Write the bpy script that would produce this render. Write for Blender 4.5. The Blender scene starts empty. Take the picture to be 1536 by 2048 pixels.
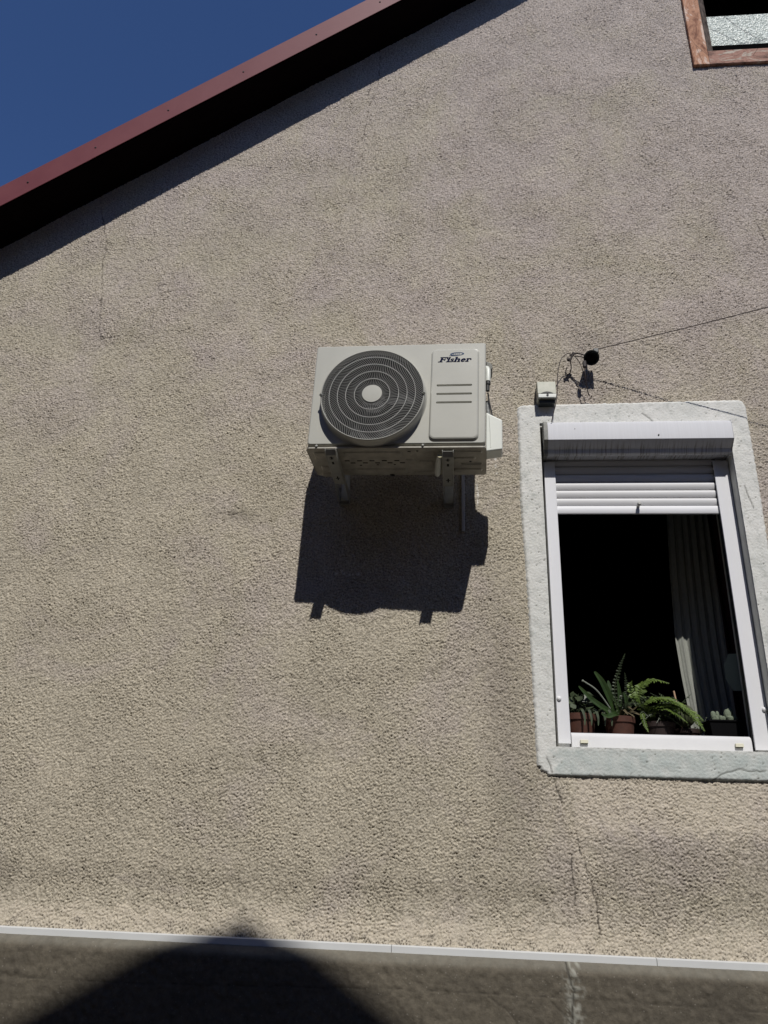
import bpy, bmesh, math, random
import numpy as np
from mathutils import Vector, Matrix
random.seed(7); rng = np.random.default_rng(11)
PI = math.pi; R = math.radians
scene = bpy.context.scene

# ------------------------------------------------------------------ camera
cam_d = bpy.data.cameras.new('camera'); cam = bpy.data.objects.new('camera', cam_d)
scene.collection.objects.link(cam); scene.camera = cam
cam_d.sensor_fit = 'VERTICAL'; cam_d.sensor_height = 36.0; cam_d.lens = 1560.0 / 2048.0 * 36.0
cam_d.clip_start = 0.02; cam_d.clip_end = 600
pi_, ya_, ro_ = R(23.45), R(5.67), R(2.17)
fwd = Vector((-math.sin(ya_) * math.cos(pi_), math.cos(ya_) * math.cos(pi_), math.sin(pi_)))
rgt = Vector((math.cos(ya_), math.sin(ya_), 0)); upv = rgt.cross(fwd)
r2 = rgt * math.cos(ro_) + upv * math.sin(ro_); u2 = -rgt * math.sin(ro_) + upv * math.cos(ro_)
cam.matrix_world = Matrix(((r2.x, u2.x, -fwd.x, 0.0), (r2.y, u2.y, -fwd.y, -3.55), (r2.z, u2.z, -fwd.z, 1.6), (0, 0, 0, 1)))

# ------------------------------------------------------------------ sky + sun
SUNDIR = Vector((0.217, -1.0, 1.232)).normalized()
el = math.asin(SUNDIR.z); az = math.atan2(SUNDIR.x, SUNDIR.y)
world = bpy.data.worlds.new('World'); scene.world = world; world.use_nodes = True
nt = world.node_tree; nt.nodes.clear()
sky = nt.nodes.new('ShaderNodeTexSky'); sky.sky_type = 'NISHITA'; sky.sun_disc = False
sky.sun_elevation = el; sky.sun_rotation = az; sky.altitude = 1500; sky.air_density = 1.0; sky.dust_density = 0.0; sky.ozone_density = 10.0
bg = nt.nodes.new('ShaderNodeBackground'); bg.inputs['Strength'].default_value = 0.080
wo = nt.nodes.new('ShaderNodeOutputWorld')
tint = nt.nodes.new('ShaderNodeMix'); tint.data_type = 'RGBA'; tint.blend_type = 'MULTIPLY'; tint.inputs[0].default_value = 1.0; tint.inputs[7].default_value = (1.05, 1.06, 1.17, 1)
nt.links.new(sky.outputs[0], tint.inputs[6]); nt.links.new(tint.outputs[2], bg.inputs[0]); nt.links.new(bg.outputs[0], wo.inputs[0])
sd = bpy.data.lights.new('sun', 'SUN'); sd.energy = 4.3; sd.angle = R(0.53); sd.color = (1.0, 0.965, 0.91)
sun = bpy.data.objects.new('sun', sd); scene.collection.objects.link(sun)
sun.rotation_euler = SUNDIR.to_track_quat('Z', 'Y').to_euler(); sun.location = (3, -12, 16)
scene.view_settings.view_transform = 'Standard'; scene.view_settings.look = 'None'
scene.view_settings.exposure = 0.0; scene.view_settings.gamma = 1.0
scene.render.engine = 'CYCLES'
scene.cycles.max_bounces = 6; scene.cycles.diffuse_bounces = 3; scene.cycles.glossy_bounces = 3

# ------------------------------------------------------------------ materials
def mat(name, col, rough=0.6, metal=0.0, spec=0.5, var=0.0, vscale=6.0, bump=0.0, bscale=80.0, bdist=0.002, col2=None, coat=0.0, stretch=None):
    m = bpy.data.materials.new(name); m.use_nodes = True; t = m.node_tree; b = t.nodes['Principled BSDF']
    b.inputs['Roughness'].default_value = rough; b.inputs['Metallic'].default_value = metal
    b.inputs['Specular IOR Level'].default_value = spec; b.inputs['Coat Weight'].default_value = coat
    tc = t.nodes.new('ShaderNodeTexCoord'); vec = tc.outputs['Object']
    if stretch:
        mp = t.nodes.new('ShaderNodeMapping'); mp.inputs['Scale'].default_value = stretch
        t.links.new(vec, mp.inputs[0]); vec = mp.outputs[0]
    c4 = tuple(col) + (1,)
    if var > 0 or col2:
        n = t.nodes.new('ShaderNodeTexNoise'); n.inputs['Scale'].default_value = vscale; n.inputs['Detail'].default_value = 6; n.inputs['Roughness'].default_value = 0.65
        t.links.new(vec, n.inputs['Vector'])
        r = t.nodes.new('ShaderNodeValToRGB'); r.color_ramp.elements[0].position = 0.32; r.color_ramp.elements[1].position = 0.68
        if col2: a, c = col, col2
        else: a, c = [x * (1 - var) for x in col], [min(1, x * (1 + var)) for x in col]
        r.color_ramp.elements[0].color = tuple(a) + (1,); r.color_ramp.elements[1].color = tuple(c) + (1,)
        t.links.new(n.outputs['Fac'], r.inputs[0]); t.links.new(r.outputs[0], b.inputs['Base Color'])
    else: b.inputs['Base Color'].default_value = c4
    if bump > 0:
        n2 = t.nodes.new('ShaderNodeTexNoise'); n2.inputs['Scale'].default_value = bscale; n2.inputs['Detail'].default_value = 5
        t.links.new(vec, n2.inputs['Vector'])
        bp = t.nodes.new('ShaderNodeBump'); bp.inputs['Strength'].default_value = bump; bp.inputs['Distance'].default_value = bdist
        t.links.new(n2.outputs['Fac'], bp.inputs['Height']); t.links.new(bp.outputs[0], b.inputs['Normal'])
    return m

def ramp(t, fac, els):
    r = t.nodes.new('ShaderNodeValToRGB'); e = r.color_ramp.elements
    while len(e) < len(els): e.new(0.5)
    for i, (p, c) in enumerate(els): e[i].position = p; e[i].color = tuple(c) + (1,)
    t.links.new(fac, r.inputs[0]); return r.outputs[0]
def noise(t, vec, scale, detail=5, rough=0.6, dist=0.0):
    n = t.nodes.new('ShaderNodeTexNoise'); n.inputs['Scale'].default_value = scale; n.inputs['Detail'].default_value = detail
    n.inputs['Roughness'].default_value = rough; n.inputs['Distortion'].default_value = dist
    t.links.new(vec, n.inputs['Vector']); return n.outputs['Fac']
def mix(t, fac, a, b, mode='MIX'):
    m = t.nodes.new('ShaderNodeMix'); m.data_type = 'RGBA'; m.blend_type = mode
    for s, v in ((m.inputs[0], fac), (m.inputs[6], a), (m.inputs[7], b)):
        if hasattr(v, 'is_linked'): t.links.new(v, s)
        elif isinstance(v, (int, float)): s.default_value = v
        else: s.default_value = tuple(v) + (1,)
    return m.outputs[2]
def attr(t, name):
    a = t.nodes.new('ShaderNodeAttribute'); a.attribute_name = name; return a.outputs['Fac']
def bumpn(t, h, strength, dist, nrm=None):
    b = t.nodes.new('ShaderNodeBump'); b.inputs['Strength'].default_value = strength; b.inputs['Distance'].default_value = dist
    t.links.new(h, b.inputs['Height'])
    if nrm is not None: t.links.new(nrm, b.inputs['Normal'])
    return b.outputs[0]
def start(name, rough):
    m = bpy.data.materials.new(name); m.use_nodes = True; t = m.node_tree; b = t.nodes['Principled BSDF']
    b.inputs['Roughness'].default_value = rough
    tc = t.nodes.new('ShaderNodeTexCoord'); return m, t, b, tc.outputs['Object']

def stucco_mat():
    m, t, b, v = start('stucco', 0.95); b.inputs['Specular IOR Level'].default_value = 0.15
    hue = noise(t, v, 1.6, 6, 0.7, 0.5)
    sx_ = t.nodes.new('ShaderNodeSeparateXYZ'); t.links.new(v, sx_.inputs[0])
    g1 = t.nodes.new('ShaderNodeMath'); g1.operation = 'MULTIPLY_ADD'; t.links.new(sx_.outputs['Z'], g1.inputs[0]); g1.inputs[1].default_value = 0.045; g1.inputs[2].default_value = -0.17
    g2 = t.nodes.new('ShaderNodeMath'); g2.operation = 'MULTIPLY_ADD'; t.links.new(sx_.outputs['X'], g2.inputs[0]); g2.inputs[1].default_value = 0.03; t.links.new(g1.outputs[0], g2.inputs[2])
    g3 = t.nodes.new('ShaderNodeMath'); g3.operation = 'ADD'; t.links.new(hue, g3.inputs[0]); t.links.new(g2.outputs[0], g3.inputs[1])
    c = ramp(t, g3.outputs[0], [(0.40, (0.445, 0.402, 0.322)), (0.64, (0.440, 0.388, 0.352))])
    big = noise(t, v, 2.3, 5, 0.6)
    c = mix(t, 1.0, c, ramp(t, big, [(0.3, (0.93, 0.93, 0.93)), (0.7, (1.06, 1.06, 1.06))]), 'MULTIPLY')
    fine = noise(t, v, 110, 3, 0.7)
    c = mix(t, 1.0, c, ramp(t, fine, [(0.34, (0.55, 0.54, 0.52)), (0.5, (1, 1, 1)), (0.66, (1.3, 1.3, 1.3))]), 'MULTIPLY')
    # small patches of greenish and reddish mineral colour
    p = noise(t, v, 7.0, 3, 0.6)
    c = mix(t, ramp(t, p, [(0.66, (0, 0, 0)), (0.78, (0.25, 0.25, 0.25))]), c, (0.30, 0.30, 0.235))
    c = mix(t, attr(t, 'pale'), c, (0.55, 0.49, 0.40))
    c = mix(t, attr(t, 'grime_shade'), c, (0.20, 0.175, 0.14))
    mo = noise(t, v, 5.0, 6, .75)
    c = mix(t, 1.0, c, ramp(t, mo, [(0.30, (0.92, 0.92, 0.925)), (0.5, (1, 1, 1)), (0.70, (1.05, 1.045, 1.04))]), 'MULTIPLY')
    c = mix(t, attr(t, 'crack'), c, (0.05, 0.042, 0.036))
    c = mix(t, attr(t, 'sunspot_mark'), c, (0.72, 0.70, 0.66))
    t.links.new(c, b.inputs['Base Color'])
    n1 = bumpn(t, noise(t, v, 170, 4, 0.75), 1.0, 0.0045)
    t.links.new(n1, b.inputs['Normal']); return m
def surround_mat():
    m, t, b, v = start('surround_plaster', 0.85); b.inputs['Specular IOR Level'].default_value = 0.2
    hue = noise(t, v, 3.0, 5, 0.6, 0.5)
    c = ramp(t, hue, [(0.35, (0.57, 0.575, 0.545)), (0.6, (0.645, 0.64, 0.61))])
    s = noise(t, v, 30, 6, 0.75)
    c = mix(t, 1.0, c, ramp(t, s, [(0.30, (0.70, 0.72, 0.71)), (0.48, (1, 1, 1))]), 'MULTIPLY')
    c = mix(t, attr(t, 'pale'), c, (0.42, 0.46, 0.44))
    c = mix(t, attr(t, 'crack'), c, (0.06, 0.06, 0.05))
    t.links.new(c, b.inputs['Base Color'])
    t.links.new(bumpn(t, noise(t, v, 95, 5, 0.8), 0.7, 0.003), b.inputs['Normal']); return m
def concrete_mat():
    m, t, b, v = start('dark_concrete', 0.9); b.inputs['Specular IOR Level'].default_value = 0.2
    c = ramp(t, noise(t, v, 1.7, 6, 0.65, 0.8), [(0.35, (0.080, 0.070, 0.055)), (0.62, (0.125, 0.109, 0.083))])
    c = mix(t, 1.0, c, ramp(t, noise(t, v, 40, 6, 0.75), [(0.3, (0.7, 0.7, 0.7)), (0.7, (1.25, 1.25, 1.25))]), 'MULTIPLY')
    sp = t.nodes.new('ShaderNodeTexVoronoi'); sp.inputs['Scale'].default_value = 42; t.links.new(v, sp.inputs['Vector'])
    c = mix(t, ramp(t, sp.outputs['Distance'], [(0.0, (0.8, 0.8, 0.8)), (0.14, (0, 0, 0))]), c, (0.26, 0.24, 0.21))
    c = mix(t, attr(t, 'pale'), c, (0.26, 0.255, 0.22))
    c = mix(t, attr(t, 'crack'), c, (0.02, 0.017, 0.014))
    t.links.new(c, b.inputs['Base Color'])
    t.links.new(bumpn(t, noise(t, v, 130, 5, 0.75), 0.8, 0.003), b.inputs['Normal']); return m
M_stucco = stucco_mat(); M_sur = surround_mat(); M_conc = concrete_mat()
M_ac = mat('cream_painted_steel', (0.435, 0.432, 0.388), 0.3, spec=0.5, var=0.05, vscale=4, bump=0.05, bscale=25, bdist=0.001)
M_acr = mat('grille_ring_plastic', (0.36, 0.36, 0.34), 0.5)
M_acg = mat('grille_plastic', (0.19, 0.19, 0.18), 0.45, spec=0.4)
M_base = mat('base_pan_steel', (0.37, 0.35, 0.30), 0.4, metal=0.1, spec=0.5, var=0.25, vscale=14, bump=0.25, bscale=30, bdist=0.004)
M_zinc = mat('bracket_steel', (0.42, 0.42, 0.38), 0.35, metal=0.5, var=0.15, vscale=20)
M_dark = mat('dark_cavity', (0.012, 0.012, 0.012), 0.8)
M_fan = mat('fan_plastic', (0.007, 0.007, 0.008), 0.6)
M_blue = mat('navy_print', (0.003, 0.006, 0.035), 0.7, spec=0.05)
M_bluel = mat('pale_blue_print', (0.07, 0.10, 0.17), 0.7, spec=0.05)
M_cap = mat('cover_plastic', (0.60, 0.62, 0.58), 0.4)
M_rub = mat('black_rubber', (0.02, 0.02, 0.02), 0.6)
M_foam = mat('grey_foam', (0.20, 0.20, 0.18), 0.8, bump=0.4, bscale=90)
M_pvc = mat('white_pvc', (0.66, 0.66, 0.67), 0.5, spec=0.25, var=0.03, vscale=5)
M_sill = mat('white_frame_pvc', (0.60, 0.60, 0.61), 0.5, spec=0.2, var=0.03, vscale=7)
M_alu = mat('aluminium_rail', (0.66, 0.665, 0.69), 0.5, spec=0.3, var=0.03, vscale=3, stretch=(1, 1, 0.2))
M_slat = mat('shutter_slats', (0.60, 0.60, 0.61), 0.5, spec=0.3, var=0.04, vscale=4)
M_endcap = mat('mottled_end_cap', (0.20, 0.20, 0.18), 0.7, var=0.3, vscale=25)
M_trim = mat('trim_plastic', (0.54, 0.55, 0.55), 0.5, spec=0.3, var=0.04, vscale=4)
M_roof = mat('maroon_sheet_metal', (0.122, 0.027, 0.033), 0.55, spec=0.25, col2=(0.148, 0.040, 0.044), vscale=3, bump=0.2, bscale=300, bdist=0.001)
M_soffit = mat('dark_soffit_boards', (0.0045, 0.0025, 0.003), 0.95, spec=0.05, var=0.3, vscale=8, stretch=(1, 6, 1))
M_tile = mat('roof_sheet', (0.12, 0.04, 0.045), 0.5, var=0.2, vscale=2)
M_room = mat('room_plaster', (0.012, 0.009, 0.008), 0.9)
M_terra = mat('terracotta', (0.058, 0.018, 0.009), 0.8, var=0.25, vscale=30, bump=0.2, bscale=120)
M_terrad = mat('brown_plastic_pot', (0.018, 0.008, 0.006), 0.7)
M_blackpot = mat('black_planter', (0.0015, 0.0015, 0.002), 0.8, spec=0.1)
M_soil = mat('soil', (0.03, 0.02, 0.014), 0.95, bump=0.8, bscale=90, bdist=0.01)
M_leaf = mat('fern_green', (0.050, 0.085, 0.012), 0.5, col2=(0.13, 0.19, 0.04), vscale=22)
M_leafd = mat('strap_leaf_green', (0.012, 0.028, 0.005), 0.45, col2=(0.025, 0.05, 0.010), vscale=18)
M_leafg = mat('grey_green_leaf', (0.02, 0.03, 0.014), 0.5, col2=(0.055, 0.075, 0.035), vscale=30)
M_cact = mat('cactus_green', (0.02, 0.033, 0.008), 0.7, col2=(0.05, 0.055, 0.02), vscale=60)
M_cactw = mat('woolly_white_cactus', (0.14, 0.17, 0.12), 0.9, bump=0.8, bscale=200, bdist=0.004)
M_curt = mat('white_net_curtain', (0.27, 0.28, 0.25), 0.9, var=0.15, vscale=40, stretch=(6, 6, 1), bump=0.6, bscale=180)
M_redc = mat('dark_red_drape', (0.03, 0.006, 0.006), 0.95, var=0.3, vscale=5, stretch=(5, 5, 0.3))
M_plaq = mat('grey_plaque', (0.27, 0.32, 0.27), 0.5)
M_lamp = mat('aged_cream_plastic', (0.36, 0.37, 0.30), 0.6, col2=(0.44, 0.43, 0.36), vscale=40)
M_iron = mat('dark_iron', (0.025, 0.017, 0.015), 0.7, var=0.4, vscale=60)
M_black = mat('black_bakelite', (0.012, 0.018, 0.019), 0.45)
M_wire = mat('thin_wire', (0.045, 0.03, 0.028), 0.6)
def peel_mat(name, st, seedz, a, b_, c_):
    m, t, b, v = start(name, .8); b.inputs['Specular IOR Level'].default_value = .2
    mp = t.nodes.new('ShaderNodeMapping'); mp.inputs['Scale'].default_value = st; mp.inputs['Location'].default_value = (seedz, 0, 0); t.links.new(v, mp.inputs[0])
    c = ramp(t, noise(t, mp.outputs[0], 9, 7, .72, .8), [(.36, a), (.47, b_), (.53, b_), (.60, c_)])
    c = mix(t, 1.0, c, ramp(t, noise(t, mp.outputs[0], 45, 5, .8), [(.36, (.55, .5, .48)), (.5, (1, 1, 1))]), 'MULTIPLY')
    vo = t.nodes.new('ShaderNodeTexVoronoi'); vo.feature = 'DISTANCE_TO_EDGE'; vo.inputs['Scale'].default_value = 3.2; t.links.new(mp.outputs[0], vo.inputs['Vector'])
    c = mix(t, ramp(t, vo.outputs['Distance'], [(0.0, (.7, .7, .7)), (.007, (0, 0, 0))]), c, (.05, .03, .02))
    t.links.new(c, b.inputs['Base Color']); t.links.new(bumpn(t, noise(t, mp.outputs[0], 38, 6, .75), .7, .004), b.inputs['Normal']); return m
M_wood = peel_mat('peeling_painted_wood', (1.3, 1, .55), 0, (.20, .085, .05), (.42, .22, .135), (.62, .47, .38))
M_woodh = peel_mat('peeling_painted_rail', (.6, 1, 1.4), 3, (.15, .085, .065), (.34, .19, .145), (.46, .40, .33))
M_stain = mat('stained_stop_bead', (0.018, 0.013, 0.012), 0.85, spec=0.1, col2=(0.15, 0.12, 0.10), vscale=26, bump=0.8, bscale=60, stretch=(2.2, 1, .6))
M_ground = mat('dusty_concrete_yard', (0.13, 0.11, 0.088), 0.9, var=0.3, vscale=3, bump=0.5, bscale=40, bdist=0.01)
M_neigh = mat('neighbour_render', (0.27, 0.215, 0.15), 0.9, var=0.15, vscale=2)

def glass_mat():
    m, t, b, v = start('pebbled_wired_glass', 0.42); b.inputs['Specular IOR Level'].default_value = 0.5
    vo = t.nodes.new('ShaderNodeTexVoronoi'); vo.inputs['Scale'].default_value = 75; t.links.new(v, vo.inputs['Vector'])
    n = noise(t, v, 110, 4, 0.7)
    c = ramp(t, n, [(0.36, (0.16, 0.19, 0.165)), (0.5, (0.46, 0.51, 0.455)), (0.66, (0.72, 0.77, 0.72))])
    c = mix(t, attr(t, 'crack'), c, (0.03, 0.04, 0.045))
    t.links.new(c, b.inputs['Base Color'])
    t.links.new(bumpn(t, vo.outputs['Distance'], 0.9, 0.006), b.inputs['Normal']); return m
M_glass = glass_mat()

# ------------------------------------------------------------------ mesh helpers
class MB:
    def __init__(s): s.v = []; s.f = []; s.mi = []; s.cur = 0
    def _add(s, v, f):
        o = len(s.v); s.v += [tuple(p) for p in v]; s.f += [tuple(i + o for i in q) for q in f]; s.mi += [s.cur] * len(f); return s
    def box(s, x0, x1, y0, y1, z0, z1):
        v = [(x, y, z) for z in (z0, z1) for y in (y0, y1) for x in (x0, x1)]
        return s._add(v, [(0, 2, 3, 1), (4, 5, 7, 6), (0, 1, 5, 4), (2, 6, 7, 3), (0, 4, 6, 2), (1, 3, 7, 5)])
    def prism(s, poly, axis, a, b):          # poly: 2D points, extruded along axis from a to b
        n = len(poly)
        def P(p, t): return {'x': (t, p[0], p[1]), 'y': (p[0], t, p[1]), 'z': (p[0], p[1], t)}[axis]
        v = [P(p, a) for p in poly] + [P(p, b) for p in poly]
        f = [tuple(range(n)), tuple(range(2 * n - 1, n - 1, -1))] + [(i, i + n, (i + 1) % n + n, (i + 1) % n) for i in range(n)]
        return s._add(v, f)
    def tube(s, pts, r, n=8, caps=True):
        pts = [Vector(p) for p in pts]; rs = r if isinstance(r, (list, tuple)) else [r] * len(pts)
        v = []; up = None
        for i, p in enumerate(pts):
            d = (pts[min(i + 1, len(pts) - 1)] - pts[max(i - 1, 0)]).normalized()
            if up is None: up = Vector((0, 0, 1)) if abs(d.z) < 0.9 else Vector((0, 1, 0))
            a = d.cross(up).normalized(); b = a.cross(d).normalized(); up = b
            for k in range(n):
                t = 2 * PI * k / n; v.append(p + a * (rs[i] * math.cos(t)) + b * (rs[i] * math.sin(t)))
        f = [(i * n + k, i * n + (k + 1) % n, (i + 1) * n + (k + 1) % n, (i + 1) * n + k) for i in range(len(pts) - 1) for k in range(n)]
        if caps: f += [tuple(range(n - 1, -1, -1)), tuple((len(pts) - 1) * n + k for k in range(n))]
        return s._add(v, f)
    def lathe(s, prof, c, axis='z', n=32, dirv=None):      # prof: (radius, height)
        c = Vector(c)
        ax = dirv.normalized() if dirv else {'x': Vector((1, 0, 0)), 'y': Vector((0, 1, 0)), 'z': Vector((0, 0, 1))}[axis]
        a = ax.cross(Vector((0, 0, 1)) if abs(ax.z) < 0.9 else Vector((0, 1, 0))).normalized(); b = ax.cross(a)
        v = [c + ax * h + a * (r * math.cos(2 * PI * k / n)) + b * (r * math.sin(2 * PI * k / n)) for r, h in prof for k in range(n)]
        f = [(i * n + k, i * n + (k + 1) % n, (i + 1) * n + (k + 1) % n, (i + 1) * n + k) for i in range(len(prof) - 1) for k in range(n)]
        f += [tuple(range(n - 1, -1, -1)), tuple((len(prof) - 1) * n + k for k in range(n))]
        return s._add(v, f)
    def loft(s, loops, cap0=False, cap1=True):
        n = len(loops[0]); v = [p for l in loops for p in l]
        f = [(i * n + k, i * n + (k + 1) % n, (i + 1) * n + (k + 1) % n, (i + 1) * n + k) for i in range(len(loops) - 1) for k in range(n)]
        if cap0: f.append(tuple(range(n - 1, -1, -1)))
        if cap1: f.append(tuple((len(loops) - 1) * n + k for k in range(n)))
        return s._add(v, f)
    def fill(s, outer, holes, y):                # planar plate at depth y with holes (points are (x,z))
        bm = bmesh.new()
        for lp in [outer] + holes:
            vs = [bm.verts.new((p[0], y, p[1])) for p in lp]
            for i in range(len(vs)): bm.edges.new((vs[i], vs[(i + 1) % len(vs)]))
        bmesh.ops.triangle_fill(bm, use_beauty=True, use_dissolve=False, edges=bm.edges[:])
        bm.verts.index_update(); s._add([v.co[:] for v in bm.verts], [tuple(v.index for v in f.verts) for f in bm.faces]); bm.free(); return s
    def build(s, name, mats, parent=None, smooth=False, bevel=0.0, seg=2, fix=True, angle=35):
        me = bpy.data.meshes.new(name); me.from_pydata(s.v, [], s.f)
        mats = mats if isinstance(mats, (list, tuple)) else [mats]
        for m in mats: me.materials.append(m)
        me.polygons.foreach_set('material_index', s.mi); me.update()
        if fix:
            bm = bmesh.new(); bm.from_mesh(me); bmesh.ops.recalc_face_normals(bm, faces=bm.faces); bm.to_mesh(me); bm.free()
        o = bpy.data.objects.new(name, me); scene.collection.objects.link(o)
        if parent: o.parent = parent
        if smooth or bevel:
            me.polygons.foreach_set('use_smooth', [True] * len(me.polygons))
            if smooth and not bevel: me.set_sharp_from_angle(angle=R(angle))
        if bevel:
            md = o.modifiers.new('bevel', 'BEVEL'); md.width = bevel; md.segments = seg; md.limit_method = 'ANGLE'; md.angle_limit = R(30); md.harden_normals = True
        return o
def split_build(b, name, m, parent):           # each closed piece of b becomes its own part
    par = list(range(len(b.v)))
    def find(i):
        while par[i] != i: par[i] = par[par[i]]; i = par[i]
        return i
    for f in b.f:
        for i in f[1:]: par[find(i)] = find(f[0])
    groups = {}
    for f in b.f: groups.setdefault(find(f[0]), []).append(f)
    for fs in groups.values():
        ids = sorted({i for f in fs for i in f}); mp_ = {i: k for k, i in enumerate(ids)}
        MB()._add([b.v[i] for i in ids], [tuple(mp_[i] for i in f) for f in fs]).build(name, m, parent=parent)
def empty(name, loc=(0, 0, 0), rot=None):
    o = bpy.data.objects.new(name, None); scene.collection.objects.link(o); o.location = loc; o.empty_display_size = 0.05
    if rot is not None: o.rotation_euler = rot
    return o
def tag(o, label=None, cat=None, group=None, kind=None):
    for k, v in (('label', label), ('category', cat), ('group', group), ('kind', kind)):
        if v: o[k] = v
    return o
def rrect(x0, x1, z0, z1, r, n=6):
    p = []
    for cx, cz, a in ((x1 - r, z1 - r, 0), (x0 + r, z1 - r, 90), (x0 + r, z0 + r, 180), (x1 - r, z0 + r, 270)):
        for k in range(n + 1):
            t = R(a + 90 * k / n); p.append((cx + r * math.cos(t), cz + r * math.sin(t)))
    return p
def y3(loop, y): return [(p[0], y, p[1]) for p in loop]
def circle(cx, cz, r, n=96): return [(cx + r * math.cos(2 * PI * k / n), cz + r * math.sin(2 * PI * k / n)) for k in range(n)]
def bez(p, n=12):                               # Catmull-Rom through the points
    p = [Vector(q) for q in p]; out = []
    for i in range(len(p) - 1):
        a, b, c, d = p[max(i - 1, 0)], p[i], p[i + 1], p[min(i + 2, len(p) - 1)]
        for k in range(n):
            t = k / n; out.append(0.5 * ((2 * b) + (c - a) * t + (2 * a - 5 * b + 4 * c - d) * t * t + (3 * b - a - 3 * c + d) * t ** 3))
    out.append(p[-1]); return out
def fractal(nx, nz, dx, dz, lo, hi, ax=1.0, seed=0, slope=0.0):      # band-passed noise, wavelengths lo..hi metres
    g = np.random.default_rng(seed); w = g.standard_normal((nz, nx)).astype(np.float32)
    F = np.fft.rfft2(w); kz = np.fft.fftfreq(nz, dz)[:, None]; kx = np.fft.rfftfreq(nx, dx)[None, :] * ax
    k = np.sqrt(kx ** 2 + kz ** 2) + 1e-6
    filt = 1 / (1 + (k * lo) ** 8) * 1 / (1 + (1 / (k * hi)) ** 4) * k ** (-slope)
    o = np.fft.irfft2(F * filt, s=(nz, nx)); return (o / o.std()).astype(np.float32)
def grid_mesh(name, X, Z, Y, keep, mats, attrs, parent=None):
    nz, nx = Y.shape; XX, ZZ = (X, Z) if X.ndim == 2 else np.meshgrid(X, Z)
    co = np.stack([XX, Y, ZZ], -1).reshape(-1, 3).astype(np.float32)
    idx = np.arange(nz * nx).reshape(nz, nx)
    q = np.stack([idx[:-1, :-1], idx[:-1, 1:], idx[1:, 1:], idx[1:, :-1]], -1)[keep]
    used = np.zeros(nz * nx, bool); used[q.ravel()] = True; remap = np.cumsum(used) - 1
    q = remap[q]; co = co[used]
    me = bpy.data.meshes.new(name); me.vertices.add(len(co)); me.vertices.foreach_set('co', co.ravel())
    n = len(q); me.loops.add(n * 4); me.loops.foreach_set('vertex_index', q.ravel().astype(np.int32))
    me.polygons.add(n); me.polygons.foreach_set('loop_start', np.arange(0, n * 4, 4, dtype=np.int32)); me.polygons.foreach_set('loop_total', np.full(n, 4, dtype=np.int32))
    me.polygons.foreach_set('use_smooth', np.ones(n, bool)); me.update(calc_edges=True)
    for k, a in attrs.items():
        at = me.attributes.new(k, 'FLOAT', 'POINT'); at.data.foreach_set('value', a.reshape(-1)[used].astype(np.float32))
    me.materials.append(mats)
    o = bpy.data.objects.new(name, me); scene.collection.objects.link(o)
    if parent: o.parent = parent
    return o
def seg_dist(X, Z, pts):
    d = np.full(X.shape, 9.0, np.float32)
    for (x0, z0), (x1, z1) in zip(pts[:-1], pts[1:]):
        m = (X > min(x0, x1) - .05) & (X < max(x0, x1) + .05) & (Z > min(z0, z1) - .05) & (Z < max(z0, z1) + .05)
        if not m.any(): continue
        px, pz = X[m], Z[m]; vx, vz = x1 - x0, z1 - z0; t = np.clip(((px - x0) * vx + (pz - z0) * vz) / (vx * vx + vz * vz + 1e-9), 0, 1)
        d[m] = np.minimum(d[m], np.hypot(px - x0 - t * vx, pz - z0 - t * vz))
    return d
def wiggle(pts, step=0.02, amp=0.006, seed=1):
    g = random.Random(seed); out = [pts[0]]
    for a, b in zip(pts[:-1], pts[1:]):
        n = max(1, int(math.hypot(b[0] - a[0], b[1] - a[1]) / step))
        for k in range(1, n + 1):
            t = k / n; j = 0 if k == n else amp
            out.append((a[0] + (b[0] - a[0]) * t + g.uniform(-j, j), a[1] + (b[1] - a[1]) * t + g.uniform(-j, j)))
    return out
def bumpf(v, c, w): return np.exp(-((v - c) / w) ** 2)

# ================================================================== THE SETTING
g = MB().box(-120, 120, -120, 120, -0.3, 0.0).build('ground', M_ground, fix=True); tag(g, kind='structure')

# ================================================================== HOUSE
house = tag(empty('house', (2.8, 4.0, 0)), 'stuccoed gable house with beige grey render and maroon metal roof edge', 'house')
house_inv = Matrix.Translation((-2.8, -4.0, 0))
def hp(o):  # parent to the house keeping world coordinates
    o.parent = house; o.matrix_parent_inverse = house_inv; return o
SL = 0.703
def roofz(x): return 4.895 + SL * (x + 2.79)        # underside of the verge at the wall
APX = 2.8; APZ = roofz(APX)
# --- stucco gable wall, real relief
DG = .0038
xs = np.concatenate([np.linspace(-3.62, -2.97, 14)[:-1], np.arange(-2.97, 2.14, DG), np.linspace(2.145, 9.2, 90)])
zs = np.concatenate([np.linspace(1.232, 1.232, 1), np.arange(1.2358, 6.95, DG), np.linspace(6.96, 8.9, 40)])
XX, ZZ = np.meshgrid(xs, zs); nx, nz = len(xs), len(zs)
grain = fractal(nx, nz, DG, DG, .0090, .019, 0.66, 3)
grain2 = fractal(nx, nz, DG, DG, .03, .09, 0.6, 5)
rag = fractal(nx, nz, DG, DG, .05, .25, 1.0, 9)
low = fractal(nx, nz, DG, DG, .35, 1.2, 1.0, 7)
mid = fractal(nx, nz, DG, DG, .12, .45, 0.6, 8)
grainB = fractal(nx, nz, DG, DG, .0115, .032, 0.66, 4)
gr = 0.85 * grain + 0.55 * grainB; gr = 1.25 * (np.minimum(gr, 0.55 + 0.25 * np.tanh(gr - 0.55)) + 0.15)
coarse = 1.0 + 0.12 * np.clip((2.1 - ZZ) / 0.6, 0, 1)
H = 0.0021 * coarse * (1 + .16 * np.tanh(low) + .14 * np.tanh(mid)) * gr + 0.0008 * grain2 + 0.0012 * low + 0.0004 * mid
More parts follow.
